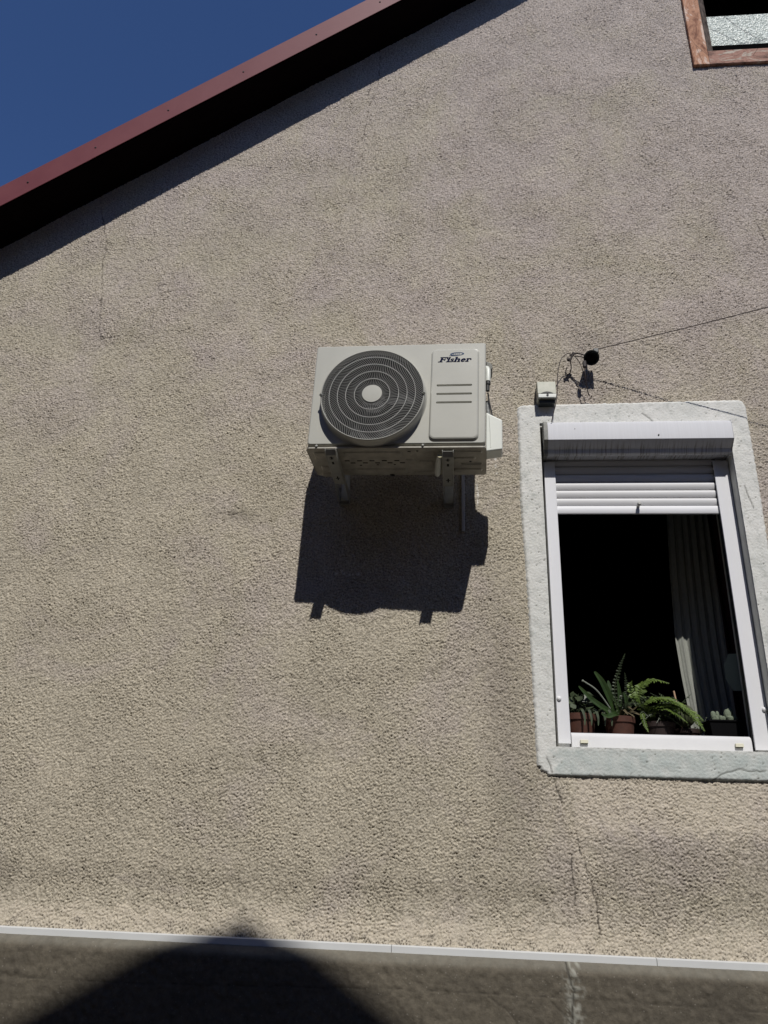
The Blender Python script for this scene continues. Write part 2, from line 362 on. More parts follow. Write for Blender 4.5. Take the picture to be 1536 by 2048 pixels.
# bell-cast at the foot of the render: it kicks outwards towards the trim
t = np.clip((1.365 + 0.004 * rag - ZZ) / 0.12, 0, 1); H += 0.020 * t ** 1.6
H += -0.005 * bumpf(ZZ, 1.42 + 0.004 * rag, 0.06)
# swell under the window and the trowelled ridge below it
right = 1 / (1 + np.exp(-(XX - 0.50 - 0.02 * rag) / 0.03))
t = 1 / (1 + np.exp((1.715 + 0.02 * rag + 0.03 * (XX - .5) - ZZ) / 0.022))
H += right * (t * (ZZ < 1.95) * (-0.002) + 0.0)
H += right * 0.009 * np.clip(1 - np.abs(ZZ - 1.70) / 0.22, 0, 1) * (ZZ < 1.95) * (XX < 2.2)
H += 0.004 * bumpf(XX, 0.49 + 0.02 * (1.8 - ZZ), 0.03) * (ZZ < 1.9)
# cracks
cr = np.full(XX.shape, 9.0, np.float32)
CR = [([(-2.239, 5.379), (-2.20, 5.20), (-2.13, 5.0), (-2.106, 4.887), (-2.12, 4.80), (-2.10, 4.68), (-2.082, 4.60), (-2.06, 4.45), (-2.045, 4.30), (-2.018, 4.225)], 1),
      ([(-2.03, 4.222), (-1.97, 4.235), (-1.91, 4.25)], 2), ([(-2.11, 4.89), (-2.135, 4.905)], 3),
      ([(-0.50, 6.60), (-0.495, 6.35), (-0.502, 6.20), (-0.515, 6.12), (-0.55, 6.02)], 4), ([(-0.55, 6.17), (-0.565, 6.10)], 5),
      ([(-0.555, 5.97), (-0.56, 5.85), (-0.58, 5.70)], 6),
      ([(0.42, 1.90), (0.455, 1.78), (0.50, 1.755)], 7), ([(0.475, 1.62), (0.478, 1.50), (0.482, 1.40), (0.49, 1.36)], 8),
      ([(0.495, 1.70), (0.52, 1.60), (0.55, 1.50), (0.565, 1.42), (0.57, 1.34), (0.545, 1.27), (0.53, 1.25)], 9),
      ([(1.70, 4.93), (1.725, 4.80), (1.75, 4.70)], 10), ([(1.47, 3.99), (1.485, 3.95)], 11),
      ([(-1.19, 3.14), (-1.14, 3.13), (-1.07, 3.15)], 12), ([(0.10, 4.98), (0.13, 4.985)], 13)]
for pts, sd_ in CR: cr = np.minimum(cr, seg_dist(XX, ZZ, wiggle(pts, 0.025, 0.006, sd_)))
crack = np.clip(1 - cr / (0.0034 + 0.0022 * np.tanh(rag + .8 * grain2)), 0, 1) * (0.55 + 0.45 * np.clip(rag + 0.4, 0, 1)); H -= 0.003 * np.clip(1 - cr / 0.007, 0, 1)
# random pits
for _ in range(90):
    cx, cz = random.uniform(-2.6, 2.0), random.uniform(1.4, 6.2); d = np.hypot  # small missing grains
    i, j = np.searchsorted(zs, cz), np.searchsorted(xs, cx); s_ = slice(max(i - 3, 0), i + 4), slice(max(j - 4, 0), j + 5)
    rr = np.hypot((XX[s_] - cx), (ZZ[s_] - cz)); H[s_] -= 0.003 * np.exp(-(rr / random.uniform(.003, .006)) ** 2)
crack = np.maximum(crack, .75 * np.clip((gr * -1.0 + .25 * rag - .35) * 1.6, 0, 1) * np.clip((1.285 + .012 * rag - ZZ) / .02, 0, 1))
stain = bumpf(XX, -1.12, .10) * bumpf(ZZ, 3.135, .03) * .25; crack = np.maximum(crack, stain * np.clip(.5 + .5 * rag, 0, 1))
sunspot_mark = np.zeros_like(XX)  # first row: spots of sunlight put into the colour; second row: pale plaster marks
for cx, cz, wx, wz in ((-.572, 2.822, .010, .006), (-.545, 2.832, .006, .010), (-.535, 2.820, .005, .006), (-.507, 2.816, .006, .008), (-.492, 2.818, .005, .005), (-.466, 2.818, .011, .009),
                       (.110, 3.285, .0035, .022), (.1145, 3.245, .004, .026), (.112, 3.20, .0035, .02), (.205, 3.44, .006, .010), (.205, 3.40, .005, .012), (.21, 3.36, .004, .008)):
    sunspot_mark = np.maximum(sunspot_mark, np.clip(1.5 * np.exp(-((XX - cx) / wx) ** 2 - ((ZZ - cz) / wz) ** 2) - 0.4, 0, 1))
pale = 0.62 * np.clip((1.375 + 0.018 * rag - ZZ) / 0.05, 0, 1) + 0.7 * right * np.clip((ZZ - 1.68 - 0.02 * rag) / 0.05, 0, 1) * (ZZ < 1.95)  # foot band: brightness of its skyward tilt put into the colour
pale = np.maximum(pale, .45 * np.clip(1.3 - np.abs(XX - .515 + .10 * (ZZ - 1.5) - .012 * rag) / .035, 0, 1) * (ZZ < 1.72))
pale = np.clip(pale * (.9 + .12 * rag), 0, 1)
grime_shade = .30 * bumpf(XX, .23, .10) * np.clip((2.95 - ZZ) / .5, 0, 1) * np.clip((ZZ - 1.35) / .5, 0, 1)
grime_shade += .22 * np.clip((XX - .55) / .1, 0, 1) * np.clip((1.665 + .02 * rag - ZZ) / .03, 0, 1) * np.clip((ZZ - 1.50) / .12, 0, 1)  # darker tone below the swell under the window
grime_shade += .18 * bumpf(ZZ, 1.47, .07) * np.clip(.6 + .3 * mid, 0, 1)  # shade of the hollow above the bell-cast, put into the colour
grime_shade += .35 * bumpf(XX, -1.12, .12) * bumpf(ZZ, 3.13, .028) + .30 * bumpf(XX + .9 * (ZZ - 2.05), -.55, .30) * bumpf(ZZ, 2.12, .07) * np.clip(.4 + .5 * mid, 0, 1) * .8
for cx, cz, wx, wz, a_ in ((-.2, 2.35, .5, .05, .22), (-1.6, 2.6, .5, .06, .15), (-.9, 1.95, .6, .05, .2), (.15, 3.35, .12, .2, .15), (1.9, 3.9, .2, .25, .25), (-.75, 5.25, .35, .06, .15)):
    grime_shade += a_ * bumpf(XX + .3 * (ZZ - cz), cx, wx) * bumpf(ZZ - .12 * (XX - cx), cz, wz) * np.clip(.6 + .5 * rag, 0, 1.4)
grime_shade = np.clip(grime_shade * np.clip(1 + .2 * grain2, .4, 1.5), 0, .8)
Y = -H
xc, zc = 0.5 * (xs[1:] + xs[:-1]), 0.5 * (zs[1:] + zs[:-1]); XC, ZC = np.meshgrid(xc, zc)
top = np.minimum(4.895 + SL * (XC + 2.79), 2 * 0 + APZ - SL * np.abs(XC - APX)) + 0.06
keep = (ZC < top) & ~((XC > .40) & (XC < 1.39) & (ZC > 1.99) & (ZC < 3.68)) & ~((XC > 1.55) & (XC < 2.75) & (ZC > 6.27) & (ZC < 7.35))
wall = hp(grid_mesh('wall', xs, zs, Y, keep, M_stucco, {'crack': crack, 'sunspot_mark': sunspot_mark, 'pale': pale, 'grime_shade': grime_shade}))
del grain, grain2, low, mid, H, Y, cr, XX, ZZ
# other walls of the house (left flank, right flank, back), 0.3 m in so the gable skin butts on them
b = MB(); b.box(-3.6, -3.35, 0.05, 8, 0, 4.25); b.box(8.95, 9.2, 0.05, 8, 0, 4.25); b.box(-3.35, 8.95, 7.8, 8, 0, 4.25)
hp(b.build('side_wall', M_neigh))
# --- plinth
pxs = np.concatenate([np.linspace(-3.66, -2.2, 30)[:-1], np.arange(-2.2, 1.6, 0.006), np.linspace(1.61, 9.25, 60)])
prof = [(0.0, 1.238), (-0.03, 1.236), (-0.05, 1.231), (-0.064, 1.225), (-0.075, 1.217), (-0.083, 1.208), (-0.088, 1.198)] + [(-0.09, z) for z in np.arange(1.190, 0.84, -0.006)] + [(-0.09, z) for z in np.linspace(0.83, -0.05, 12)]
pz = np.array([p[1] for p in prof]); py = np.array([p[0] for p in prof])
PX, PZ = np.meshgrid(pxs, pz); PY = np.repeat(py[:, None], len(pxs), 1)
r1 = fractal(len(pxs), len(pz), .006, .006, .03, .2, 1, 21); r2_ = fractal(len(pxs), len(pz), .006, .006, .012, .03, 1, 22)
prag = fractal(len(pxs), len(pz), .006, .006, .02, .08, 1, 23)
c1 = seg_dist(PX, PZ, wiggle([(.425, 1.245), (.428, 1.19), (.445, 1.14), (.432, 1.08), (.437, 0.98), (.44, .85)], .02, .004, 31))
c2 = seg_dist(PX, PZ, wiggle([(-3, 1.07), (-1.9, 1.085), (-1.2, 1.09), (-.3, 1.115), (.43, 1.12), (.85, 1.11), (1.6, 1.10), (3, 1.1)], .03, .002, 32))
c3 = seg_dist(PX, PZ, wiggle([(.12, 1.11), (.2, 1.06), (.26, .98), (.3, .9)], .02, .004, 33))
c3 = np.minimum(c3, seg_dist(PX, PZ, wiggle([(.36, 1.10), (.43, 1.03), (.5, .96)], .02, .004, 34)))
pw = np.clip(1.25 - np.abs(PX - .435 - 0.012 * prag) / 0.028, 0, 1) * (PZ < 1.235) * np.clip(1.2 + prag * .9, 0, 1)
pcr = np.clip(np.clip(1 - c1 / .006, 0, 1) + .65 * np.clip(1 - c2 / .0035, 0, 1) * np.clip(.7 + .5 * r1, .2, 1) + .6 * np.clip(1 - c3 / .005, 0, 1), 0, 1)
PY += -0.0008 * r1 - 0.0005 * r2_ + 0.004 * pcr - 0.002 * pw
pw = np.maximum(pw, .30 * np.clip((PZ - 1.196 - .004 * np.sin(PX * 3.1)) / .014, 0, 1) * (0.85 + 0.15 * np.tanh(r1)))  # ledge: its sunlit brightness put into the colour
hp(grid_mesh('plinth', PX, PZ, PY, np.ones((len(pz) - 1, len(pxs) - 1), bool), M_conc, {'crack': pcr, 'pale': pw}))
# --- trim strips on the foot of the render
for a, c in ((-3.64, -2.254), (-2.252, -0.254), (-0.252, 0.767), (0.769, 2.77), (2.772, 4.77), (4.772, 9.22)):
    b = MB().prism([(-0.036, 1.231), (-0.046, 1.2315), (-0.046, 1.255), (-0.030, 1.2575), (0.0, 1.2575), (0.0, 1.231)], 'x', a, c)
    b.box(a, c, -0.036, 0, 1.2465, 1.2475)
    hp(b.build('trim_strip', M_trim, bevel=0.0015))
# --- roof
def slopebox(b, x0, x1, y0, y1, lo, hi, right=False):   # sheared slab following the left (or right) pitch
    f = (lambda x: 4.895 + SL * (x + 2.79)) if not right else (lambda x: APZ - SL * (x - APX))
    v = [(x, y, f(x) + h) for h in (lo, hi) for y in (y0, y1) for x in (x0, x1)]
    b._add(v, [(0, 2, 3, 1), (4, 5, 7, 6), (0, 1, 5, 4), (2, 6, 7, 3), (0, 4, 6, 2), (1, 3, 7, 5)])
hx0, hx1 = -3.95, 9.55
b = MB(); slopebox(b, hx0, APX, -0.255, 8.25, 0.165, 0.20); slopebox(b, APX, hx1, -0.255, 8.25, 0.165, 0.20, True)
roof = hp(b.build('roof', M_tile))
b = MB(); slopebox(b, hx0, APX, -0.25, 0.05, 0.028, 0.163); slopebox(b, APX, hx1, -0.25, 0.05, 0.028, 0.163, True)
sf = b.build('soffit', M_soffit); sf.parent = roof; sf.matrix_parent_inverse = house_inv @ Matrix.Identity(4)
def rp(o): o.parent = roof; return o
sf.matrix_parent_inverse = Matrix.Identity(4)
# metal verge flashing: overlapping lengths with screws
xe = [-3.97, -2.175, -0.10, 1.97, 2.80]
for i in range(len(xe) - 1):
    b = MB(); x0, x1 = xe[i], xe[i + 1] + (0.03 if i < 3 else 0.0); dy = -0.0012 * (i % 2)
    slopebox(b, x0, x1, -0.2615 + dy, -0.2575 + dy, 0.026, 0.205)     # face
    pass
    slopebox(b, x0, x1, -0.2573 + dy, -0.10, 0.2021, 0.206)            # top flange
    rp(b.build('verge_flashing', M_roof, bevel=0.0015))
b = MB(); slopebox(b, APX + .002, 9.57, -0.2615, -0.2575, 0.034, 0.205, True); slopebox(b, APX, 9.57, -0.2573, -0.10, 0.2021, 0.206, True)
rp(b.build('verge_flashing', M_roof, bevel=0.0015))
def fz(x, h): return 4.895 + SL * (x + 2.79) + h
SCREWS = [-2.537, -2.166, -1.755, -1.316, -0.875, -0.478, -0.05, 0.38, 0.8]
for x in SCREWS:
    h = 0.112
    b = MB().lathe([(0.0062, 0), (0.0062, -0.003), (0.003, -0.0055)], (x, -0.2615, fz(x, h)), 'y', 10); rp(b.build('screw', M_iron))

# --- second window, top right, painted wooden frame with pebbled pane
def build_top_window():
    wx0, wx1, wz0, wz1 = 1.506, 2.80, 6.212, 7.40
    w = MB()
    b = MB(); b.box(wx0, wx0 + .098, -0.022, 0.035, wz0 + .0, wz1); w1 = b.build('window', M_wood, bevel=0.004); hp(w1)
    b = MB(); b.box(wx0 + .0985, wx1 - .108, -0.021, 0.035, wz0 + .001, wz0 + .122); o = b.build('bottom_rail', M_woodh, bevel=0.004); o.parent = w1
    b = MB(); b.box(wx1 - .1075, wx1, -0.022, 0.035, wz0, wz1); o = b.build('frame_stile', M_wood, bevel=0.004); o.parent = w1
    b = MB(); b.box(wx0 + .1085, wx1 - .108, -0.021, 0.035, wz1 - .12, wz1 - .001); o = b.build('top_rail', M_woodh, bevel=0.004); o.parent = w1
    # stained stop bead, set back and splayed towards the pane
    b = MB(); x = wx0 + .0987
    b.prism([(x, -.004), (x + .006, -.004), (x + .052, .022), (x + .052, .06), (x, .06)], 'z', wz0 + .123, wz1 - .121)
    o = b.build('stop_bead', M_stain); o.parent = w1
    b = MB(); b.box(x + .053, wx1 - .108, .036, .06, wz0 + .1225, wz0 + .242); o = b.build('gap_shade_strip', mat('gap_black', (.004, .004, .004), .95, spec=0.0)); o.parent = w1  # dark strip standing in for the shaded gap below the pane
    # tilted pebbled pane (lower light), black opening above
    n = 160; gx = np.linspace(x + .053, wx1 - .11, n); gz = np.linspace(wz0 + .15, wz0 + .555, 90)
    GX, GZ = np.meshgrid(gx, gz); GY = 0.058 + 0 * GX
    c = np.minimum(seg_dist(GX, GZ, [(1.66, 6.66), (1.72, 6.62), (1.79, 6.555), (1.86, 6.49), (1.97, 6.505), (2.1, 6.55)]), seg_dist(GX, GZ, [(1.78, 6.78), (1.84, 6.68), (1.9, 6.6), (2.0, 6.50)]))
    o = grid_mesh('pane', gx, gz, GY, np.ones((len(gz) - 1, n - 1), bool), M_glass, {'crack': np.clip(1 - c / .007, 0, 1)}); o.parent = w1
    b = MB(); b.box(x + .042, wx1 - .11, .062, .066, wz0 + .15, wz0 + .555); o = b.build('pane_back', M_rub); o.parent = w1
build_top_window()
# dark rooms behind both openings (walls, floor, ceiling as one shell each)
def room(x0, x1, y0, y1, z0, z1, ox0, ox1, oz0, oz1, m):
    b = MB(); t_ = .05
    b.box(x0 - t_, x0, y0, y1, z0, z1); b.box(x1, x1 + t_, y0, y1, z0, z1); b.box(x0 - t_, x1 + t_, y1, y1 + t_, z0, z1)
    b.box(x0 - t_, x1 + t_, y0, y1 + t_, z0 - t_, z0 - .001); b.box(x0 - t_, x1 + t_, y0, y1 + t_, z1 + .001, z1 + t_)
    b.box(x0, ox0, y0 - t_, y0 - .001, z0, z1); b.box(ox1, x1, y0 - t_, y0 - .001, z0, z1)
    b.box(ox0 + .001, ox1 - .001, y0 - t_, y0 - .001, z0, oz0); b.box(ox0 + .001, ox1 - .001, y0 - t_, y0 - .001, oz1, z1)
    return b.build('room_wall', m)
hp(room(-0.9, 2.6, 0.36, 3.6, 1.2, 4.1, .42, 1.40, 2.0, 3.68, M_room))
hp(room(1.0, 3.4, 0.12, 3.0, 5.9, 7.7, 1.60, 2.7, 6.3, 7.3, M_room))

# --- lower window: plaster surround, reveals, frame
sx = np.arange(0.285, 1.515, 0.0045); sz = np.arange(1.88, 3.80, 0.0045); SX, SZ = np.meshgrid(sx, sz)
e = fractal(len(sx), len(sz), .0045, .0045, .02, .12, 1, 41); sm = fractal(len(sx), len(sz), .0045, .0045, .05, .3, 1, 42)
pit = fractal(len(sx), len(sz), .0045, .0045, .011, .05, 1, 43); fineg = fractal(len(sx), len(sz), .0045, .0045, .011, .02, 1, 44)
left = np.interp(SZ, [1.9, 2.24, 2.7, 3.2, 3.75], [.350, .344, .337, .322, .323]); 
d = np.minimum(np.minimum(SX - left, 1.463 + .004 * np.sin(SZ * 4) - SX), np.minimum(SZ - (1.916), np.interp(SX, [.32, 1.46], [3.750, 3.765]) - SZ)) + 0.0009 * e
for cx, cz, sgx, sgz in ((.353, 3.72, -1, 1), (1.433, 3.735, 1, 1), (.39, 1.956, -1, -1)):
    m = ((SX - cx) * sgx > 0) & ((SZ - cz) * sgz > 0); d = np.where(m, np.minimum(d, .03 - np.hypot(SX - cx, SZ - cz) + .0009 * e), d)
prof_ = np.clip(d / 0.010, -1, 1)
SH = 0.0105 * np.clip(prof_, 0, 1) ** .6 - 0.012 * np.clip(-prof_, 0, 1) + (0.0005 * sm + 0.0005 * fineg) * (prof_ > 0)
pits = np.clip((pit - 2.25) * 1.5, 0, 1) * (prof_ > .5); SH -= 0.005 * pits
bot = (SZ < 2.035)
c = np.minimum(seg_dist(SX, SZ, wiggle([(1.07, 1.915), (1.13, 1.95), (1.19, 1.965), (1.23, 1.955), (1.29, 1.96)], .02, .004, 51)), seg_dist(SX, SZ, wiggle([(.39, 1.99), (.405, 1.96), (.41, 1.93)], .02, .003, 52)))
c = np.minimum(c, seg_dist(SX, SZ, wiggle([(1.395, 3.28), (1.405, 3.22), (1.42, 3.16)], .02, .002, 53)))
c = np.minimum(c, seg_dist(SX, SZ, wiggle([(.95, 3.69), (.985, 3.66), (1.0, 3.635)], .02, .002, 54)))
c = np.minimum(c, np.where((SX > .4) & (SX < 1.5), np.abs(SZ - 1.914 - .002 * e), 9))
scr = np.clip(1 - c / .0045, 0, 1) * .9; SH -= .0025 * scr
spale = np.clip((0.72 + 0.12 * sm) * np.clip((2.04 - SZ) / .02, 0, 1) * np.clip((SX - .40 - .012 * e) / .05, 0, 1), 0, 1)
opx0, opx1, opz0, opz1 = .440, 1.3635, 2.036, 3.64
jl = np.interp(SZ, [2.03, 2.7], [.450, .435])
SXc = 0.5 * (SX[:-1, 1:] + SX[:-1, :-1]); SZc = 0.5 * (SZ[1:, :-1] + SZ[:-1, :-1])
keep = (d[:-1, :-1] > -0.02) & ~((SXc > .4345) & (SXc < 1.3635) & (SZc > 2.036) & (SZc < 3.64))
sur = hp(grid_mesh('window', sx, sz, -SH, keep, M_sur, {'crack': np.clip(scr + pits * .8, 0, 1), 'pale': spale}))
sur['label'] = 'lower window with pale plaster surround'
# reveals
b = MB()
b.box(.40, .4325, -.004, .34, 2.02, 3.66); b.box(1.3635, 1.40, -.0055, .34, 2.02, 3.66); b.box(.4325, 1.3635, .0, .34, 3.62, 3.66)
b.prism([(-.0065, 2.0), (-.0065, 2.033), (-.002, 2.038), (.34, 2.052), (.34, 2.0)], 'x', .4325, 1.3635)
o = b.build('reveal', mat('reveal_plaster', (.62, .62, .57), .85, var=.1, vscale=12, bump=.5, bscale=90), bevel=.003); o.parent = sur
# window frame (white pvc) set behind the rails
fo = MB(); fo.prism([(.075, 2.041), (.075, 2.088), (.080, 2.104), (.092, 2.112), (.14, 2.113), (.14, 2.041)], 'x', .512, 1.283)
fb = fo.build('bottom_frame', M_sill, bevel=.003, seg=3); fb.parent = sur
for x in (.566, 1.226):
    b = MB().box(x - .017, x + .017, .063, .076, 2.064, 2.079); b.cur = 1; b.box(x - .015, x + .015, .066, .076, 2.0605, 2.0638)
    o = b.build('drain_cap', [mat('drain_cap_plastic', (.62, .60, .48), .5), M_dark], bevel=.0015); o.parent = fb
M_shadeframe = mat('grey_frame_edge', (.30, .32, .34), .5)
b = MB(); b.box(.455, .505, .082, .14, 2.045, 3.6); b.box(1.305, 1.3600, .082, .14, 2.045, 3.6); b.box(.5055, 1.3045, .098, .14, 3.35, 3.6)
o = b.build('side_frame', M_pvc, bevel=.003); o.parent = sur
b = MB(); b.box(1.2885, 1.3045, .078, .088, 2.05, 3.6); b.box(1.2995, 1.3045, .10, .135, 2.113, 3.35)
o = b.build('gasket', M_rub); o.parent = sur
b = MB(); b.box(.42, 1.38, .141, .50, 2.054, 2.070); o = b.build('inner_sill', mat('inner_sill_board', (.05, .035, .03), .6), bevel=.004); o.parent = sur

# ================================================================== ROLLER SHUTTER
sh = tag(empty('roller_shutter', (.905, .06, 2.04)), 'white roller shutter half lowered over the plaster-framed window', 'roller shutter')
def sp(o): o.parent = sh; o.matrix_parent_inverse = Matrix.Translation((-.905, -.06, -2.04)); return o
bx0, bx1 = .466, 1.362
bp_ = [(.075, 3.600), (.060, 3.632), (-.045, 3.628), (-.0605, 3.590), (-.063, 3.512), (-.018, 3.474), (.006, 3.456), (.020, 3.452), (.034, 3.4605), (.075, 3.4605)]
bp_ = [(.075, 3.632), (-.044, 3.622), (-.056, 3.613), (-.0612, 3.596), (-.063, 3.514), (-.0605, 3.510), (-.0185, 3.4795), (-.0165, 3.470), (-.0125, 3.461), (-.004, 3.4555), (.006, 3.4555), (.014, 3.460), (.018, 3.468), (.075, 3.468)]
m_box, t, bs, v = start('white_box_aluminium', .6); bs.inputs['Specular IOR Level'].default_value = .2
mp = t.nodes.new('ShaderNodeMapping'); mp.inputs['Scale'].default_value = (60, 3, 1.2); t.links.new(v, mp.inputs[0])
st = noise(t, mp.outputs[0], 1.6, 4, .7)
sepz = t.nodes.new('ShaderNodeSeparateXYZ'); t.links.new(v, sepz.inputs[0])
low_ = ramp(t, sepz.outputs['Z'], [(0.0, (0, 0, 0)), (1.0, (1, 1, 1))])
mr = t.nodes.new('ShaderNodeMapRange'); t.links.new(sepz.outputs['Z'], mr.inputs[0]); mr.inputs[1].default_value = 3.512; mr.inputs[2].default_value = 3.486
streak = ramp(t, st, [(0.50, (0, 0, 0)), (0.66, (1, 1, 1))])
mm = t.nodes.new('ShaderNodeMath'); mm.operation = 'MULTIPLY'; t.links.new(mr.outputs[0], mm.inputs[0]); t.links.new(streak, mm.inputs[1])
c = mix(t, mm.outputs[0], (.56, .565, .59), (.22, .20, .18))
st2 = ramp(t, noise(t, mp.outputs[0], 3.1, 3, .8), [(.42, (.95, .95, .95)), (.6, (1, 1, 1))])
c = mix(t, 1.0, c, st2, 'MULTIPLY'); t.links.new(c, bs.inputs['Base Color'])
sp(MB().prism(bp_, 'x', bx0, bx1).build('shutter_box', m_box, smooth=True, angle=25))
# end caps, slightly larger than the box
cp = [(.078, 3.637), (-.045, 3.627), (-.058, 3.618), (-.064, 3.604), (-.0665, 3.512), (-.022, 3.476), (-.017, 3.460), (-.006, 3.4515), (.010, 3.4515), (.022, 3.460), (.078, 3.462)]
sp(MB().prism(cp, 'x', bx0 - .021, bx0 - .0003).build('end_cap', M_endcap, bevel=.002))  # left cap, darker grey than the right one
sp(MB().prism([(y * .985, 3.54 + (z - 3.54) * .985) for y, z in cp], 'x', bx1 + .0003, bx1 + .0012).build('end_cap', M_pvc))
b = MB().lathe([(.004, 0), (.004, -.004), (.001, -.006)], (1.005, -.0625, 3.535), 'y', 8); sp(b.build('rivet', M_endcap))
b = MB().lathe([(.0022, 0), (.0018, -.0015)], (.60, -.0625, 3.575), 'y', 8); sp(b.build('fly_speck', M_endcap))
# side rails with a channel for the slats and a rounded screw cap each
for x0, x1, inner in ((.4525, .5075, 1), (1.3065 - .0175, 1.3605, -1)):
    b = MB()
    if inner == 1:
        b.prism([(x0, .06), (x1, .06), (x1, .071), (x1 - .022, .071), (x1 - .022, .089), (x1 - .004, .089), (x1 - .004, .0935), (x0, .0935)], 'z', 2.060, 3.4505)
    else:
        b.prism([(x0, .06), (x1, .06), (x1, .0935), (x0 + .004, .0935), (x0 + .004, .089), (x0 + .022, .089), (x0 + .022, .071), (x0, .071)], 'z', 2.052, 3.4505)
    r_ = sp(b.build('side_rail', M_alu, bevel=.0018))
    cx, cz = (.4655, 2.255) if inner == 1 else (1.350, 2.225)
    b = MB().lathe([(.0105, 0), (.0105, -.003), (.009, -.0065), (.005, -.009), (.001, -.0098)], (cx, .0603, cz), 'y', 16)
    o = b.build('screw_cap', M_pvc, smooth=True); sp(o); o.parent = r_; o.matrix_parent_inverse = Matrix.Translation((-.905, -.06, -2.04)) if False else Matrix.Identity(4)
# slat curtain: rounded interlocking slats
b = MB(); z = 3.2135; k = 0; sx0, sx1 = .490, 1.306
while z < 3.452:
    pr = [(.0895, z + .0045), (.0835, z + .0055), (.0800, z + .012), (.0780, z + .022), (.0775, z + .030), (.0790, z + .037), (.0825, z + .0410), (.0860, z + .0420), (.0895, z + .0422), (.0895, z + .0482), (.0915, z + .0482), (.0915, z + .0045)]
    b.prism(pr, 'x', sx0, sx1); z += .0437; k += 1
slat = sp(b.build('slat_curtain', M_slat, smooth=True, angle=30))
b = MB().prism([(.0785, 3.1705), (.0765, 3.174), (.0765, 3.208), (.079, 3.2125), (.0895, 3.2125), (.0895, 3.1705)], 'x', sx0, sx1)
sp(b.build('bottom_slat', M_alu, bevel=.001))
b = MB().lathe([(.0075, 0), (.0075, -.016), (.0095, -.019), (.0095, -.032), (.006, -.036)], (.905, .0775, 3.212), 'y', 14)
sp(b.build('pull_knob', mat('knob_plastic', (.42, .42, .40), .5), smooth=True))

# ================================================================== AIR CONDITIONER
ex = Vector((.804, -.028, -.0165)).normalized(); ey = Vector((.0348, 1, 0)); ey = (ey - ex * ey.dot(ex)).normalized(); ez = ex.cross(ey)
ACM = Matrix((ex, ey, ez)).transposed().to_4x4(); ACM.translation = Vector((-.6657 - .003, -.468, 3.2575))
ac = empty('air_conditioner'); ac.matrix_world = ACM
tag(ac, 'cream outdoor air conditioner unit with round fan grille on wall brackets', 'air conditioner')
AW, AH, AD = .8035, .5525, .270; FX, FZ = .290, .2530
# front panel with fan opening and raised service panel
b = MB(); out = rrect(.0, AW, .019, AH, .010, 4)
pan0 = rrect(.551, .773, .031, .5165, .024, 6)
b.fill([(p[0], p[1]) for p in rrect(.006, AW - .006, .023, AH - .006, .010, 4)], [circle(FX, FZ, .2295), pan0], -.003)
b.loft([y3(rrect(.006, AW - .006, .023, AH - .006, .010, 4), -.003), y3(rrect(.0015, AW - .0015, .020, AH - .0015, .012, 4), 0.0), y3(out, .006), y3(out, .012)], cap1=False)
# service panel
slots = [rrect(.580, .7420, zc_ - .0052, zc_ + .0052, .005, 4) for zc_ in (.314, .2685, .2235)]
pan1 = rrect(.5535, .7705, .0345, .513, .023, 6); pan2 = rrect(.5600, .7640, .045, .5055, .020, 6)
b.loft([y3(pan0, -.003), y3(pan1, -.0085), y3(rrect(.5560, .768, .0390, .5100, .022, 6), -.0125), y3(pan2, -.0145)], cap1=False)
b.fill(pan2, slots, -.0145)
for s_, zc_ in zip(slots, (.314, .2685, .2235)):
    b.loft([y3(s_, -.0145), y3(rrect(.583, .7390, zc_ - .0030, zc_ + .0015, .002, 4), -.0075)], cap1=True)
# step line under the top edge and sides + the groove line beneath
b.box(.004, AW - .004, .012, .03, .004, .022)
front = b.build('front_panel', M_ac, parent=ac, smooth=True, angle=20)
# casing: top, sides, back as a shell (open front for the fan)
b = MB(); b.box(.001, .004, .0125, AD, .006, AH - .002); b.box(AW - .004, AW - .001, .0125, AD, .006, AH - .002)
b.box(.0045, AW - .0045, .0125, AD, AH - .006, AH - .001); b.box(.0045, AW - .0045, AD - .004, AD, .008, AH - .0065)
b.box(-.001, AW + .001, .013, AD + .002, AH - .0008, AH + .004)
b.box(.0045, AW - .0045, .2, .204, .008, AH - .0065)
b.build('casing', M_ac, parent=ac, bevel=.0015)
b = MB(); b.box(.009, .54, .185, .197, .012, AH - .01); b.box(.53, .545, .014, .185, .012, AH - .01)
for k in range(24): b.box(.012, .53, .181, .1849, .02 + k * .0215, .031 + k * .0215)
b.build('heat_exchanger', mat('heat_exchanger_fins', (.006, .006, .007), .7), parent=ac)
# fan ring (bell mouth)
b = MB(); prof_r = [(.2490, -.0028), (.2450, -.007), (.2425, -.018), (.2405, -.044), (.2385, -.0490), (.2365, -.0505), (.2343, -.0495), (.2335, -.046), (.2325, -.020)]
n = 120; v = [(FX + r * math.cos(2 * PI * k / n), h, FZ + r * math.sin(2 * PI * k / n)) for r, h in prof_r for k in range(n)]
b._add(v, [(i * n + k, i * n + (k + 1) % n, (i + 1) * n + (k + 1) % n, (i + 1) * n + k) for i in range(len(prof_r) - 1) for k in range(n)])
ring = b.build('fan_ring', M_ac, parent=ac, smooth=True, angle=60)
for s_ in (-1, 1):
    b = MB().lathe([(.0075, 0), (.0075, -.004), (.0045, -.007), (.004, -.003)], (FX + s_ * .2365, -.0490, FZ - .002), 'y', 12); b.build('screw', M_zinc, parent=ring, smooth=True)
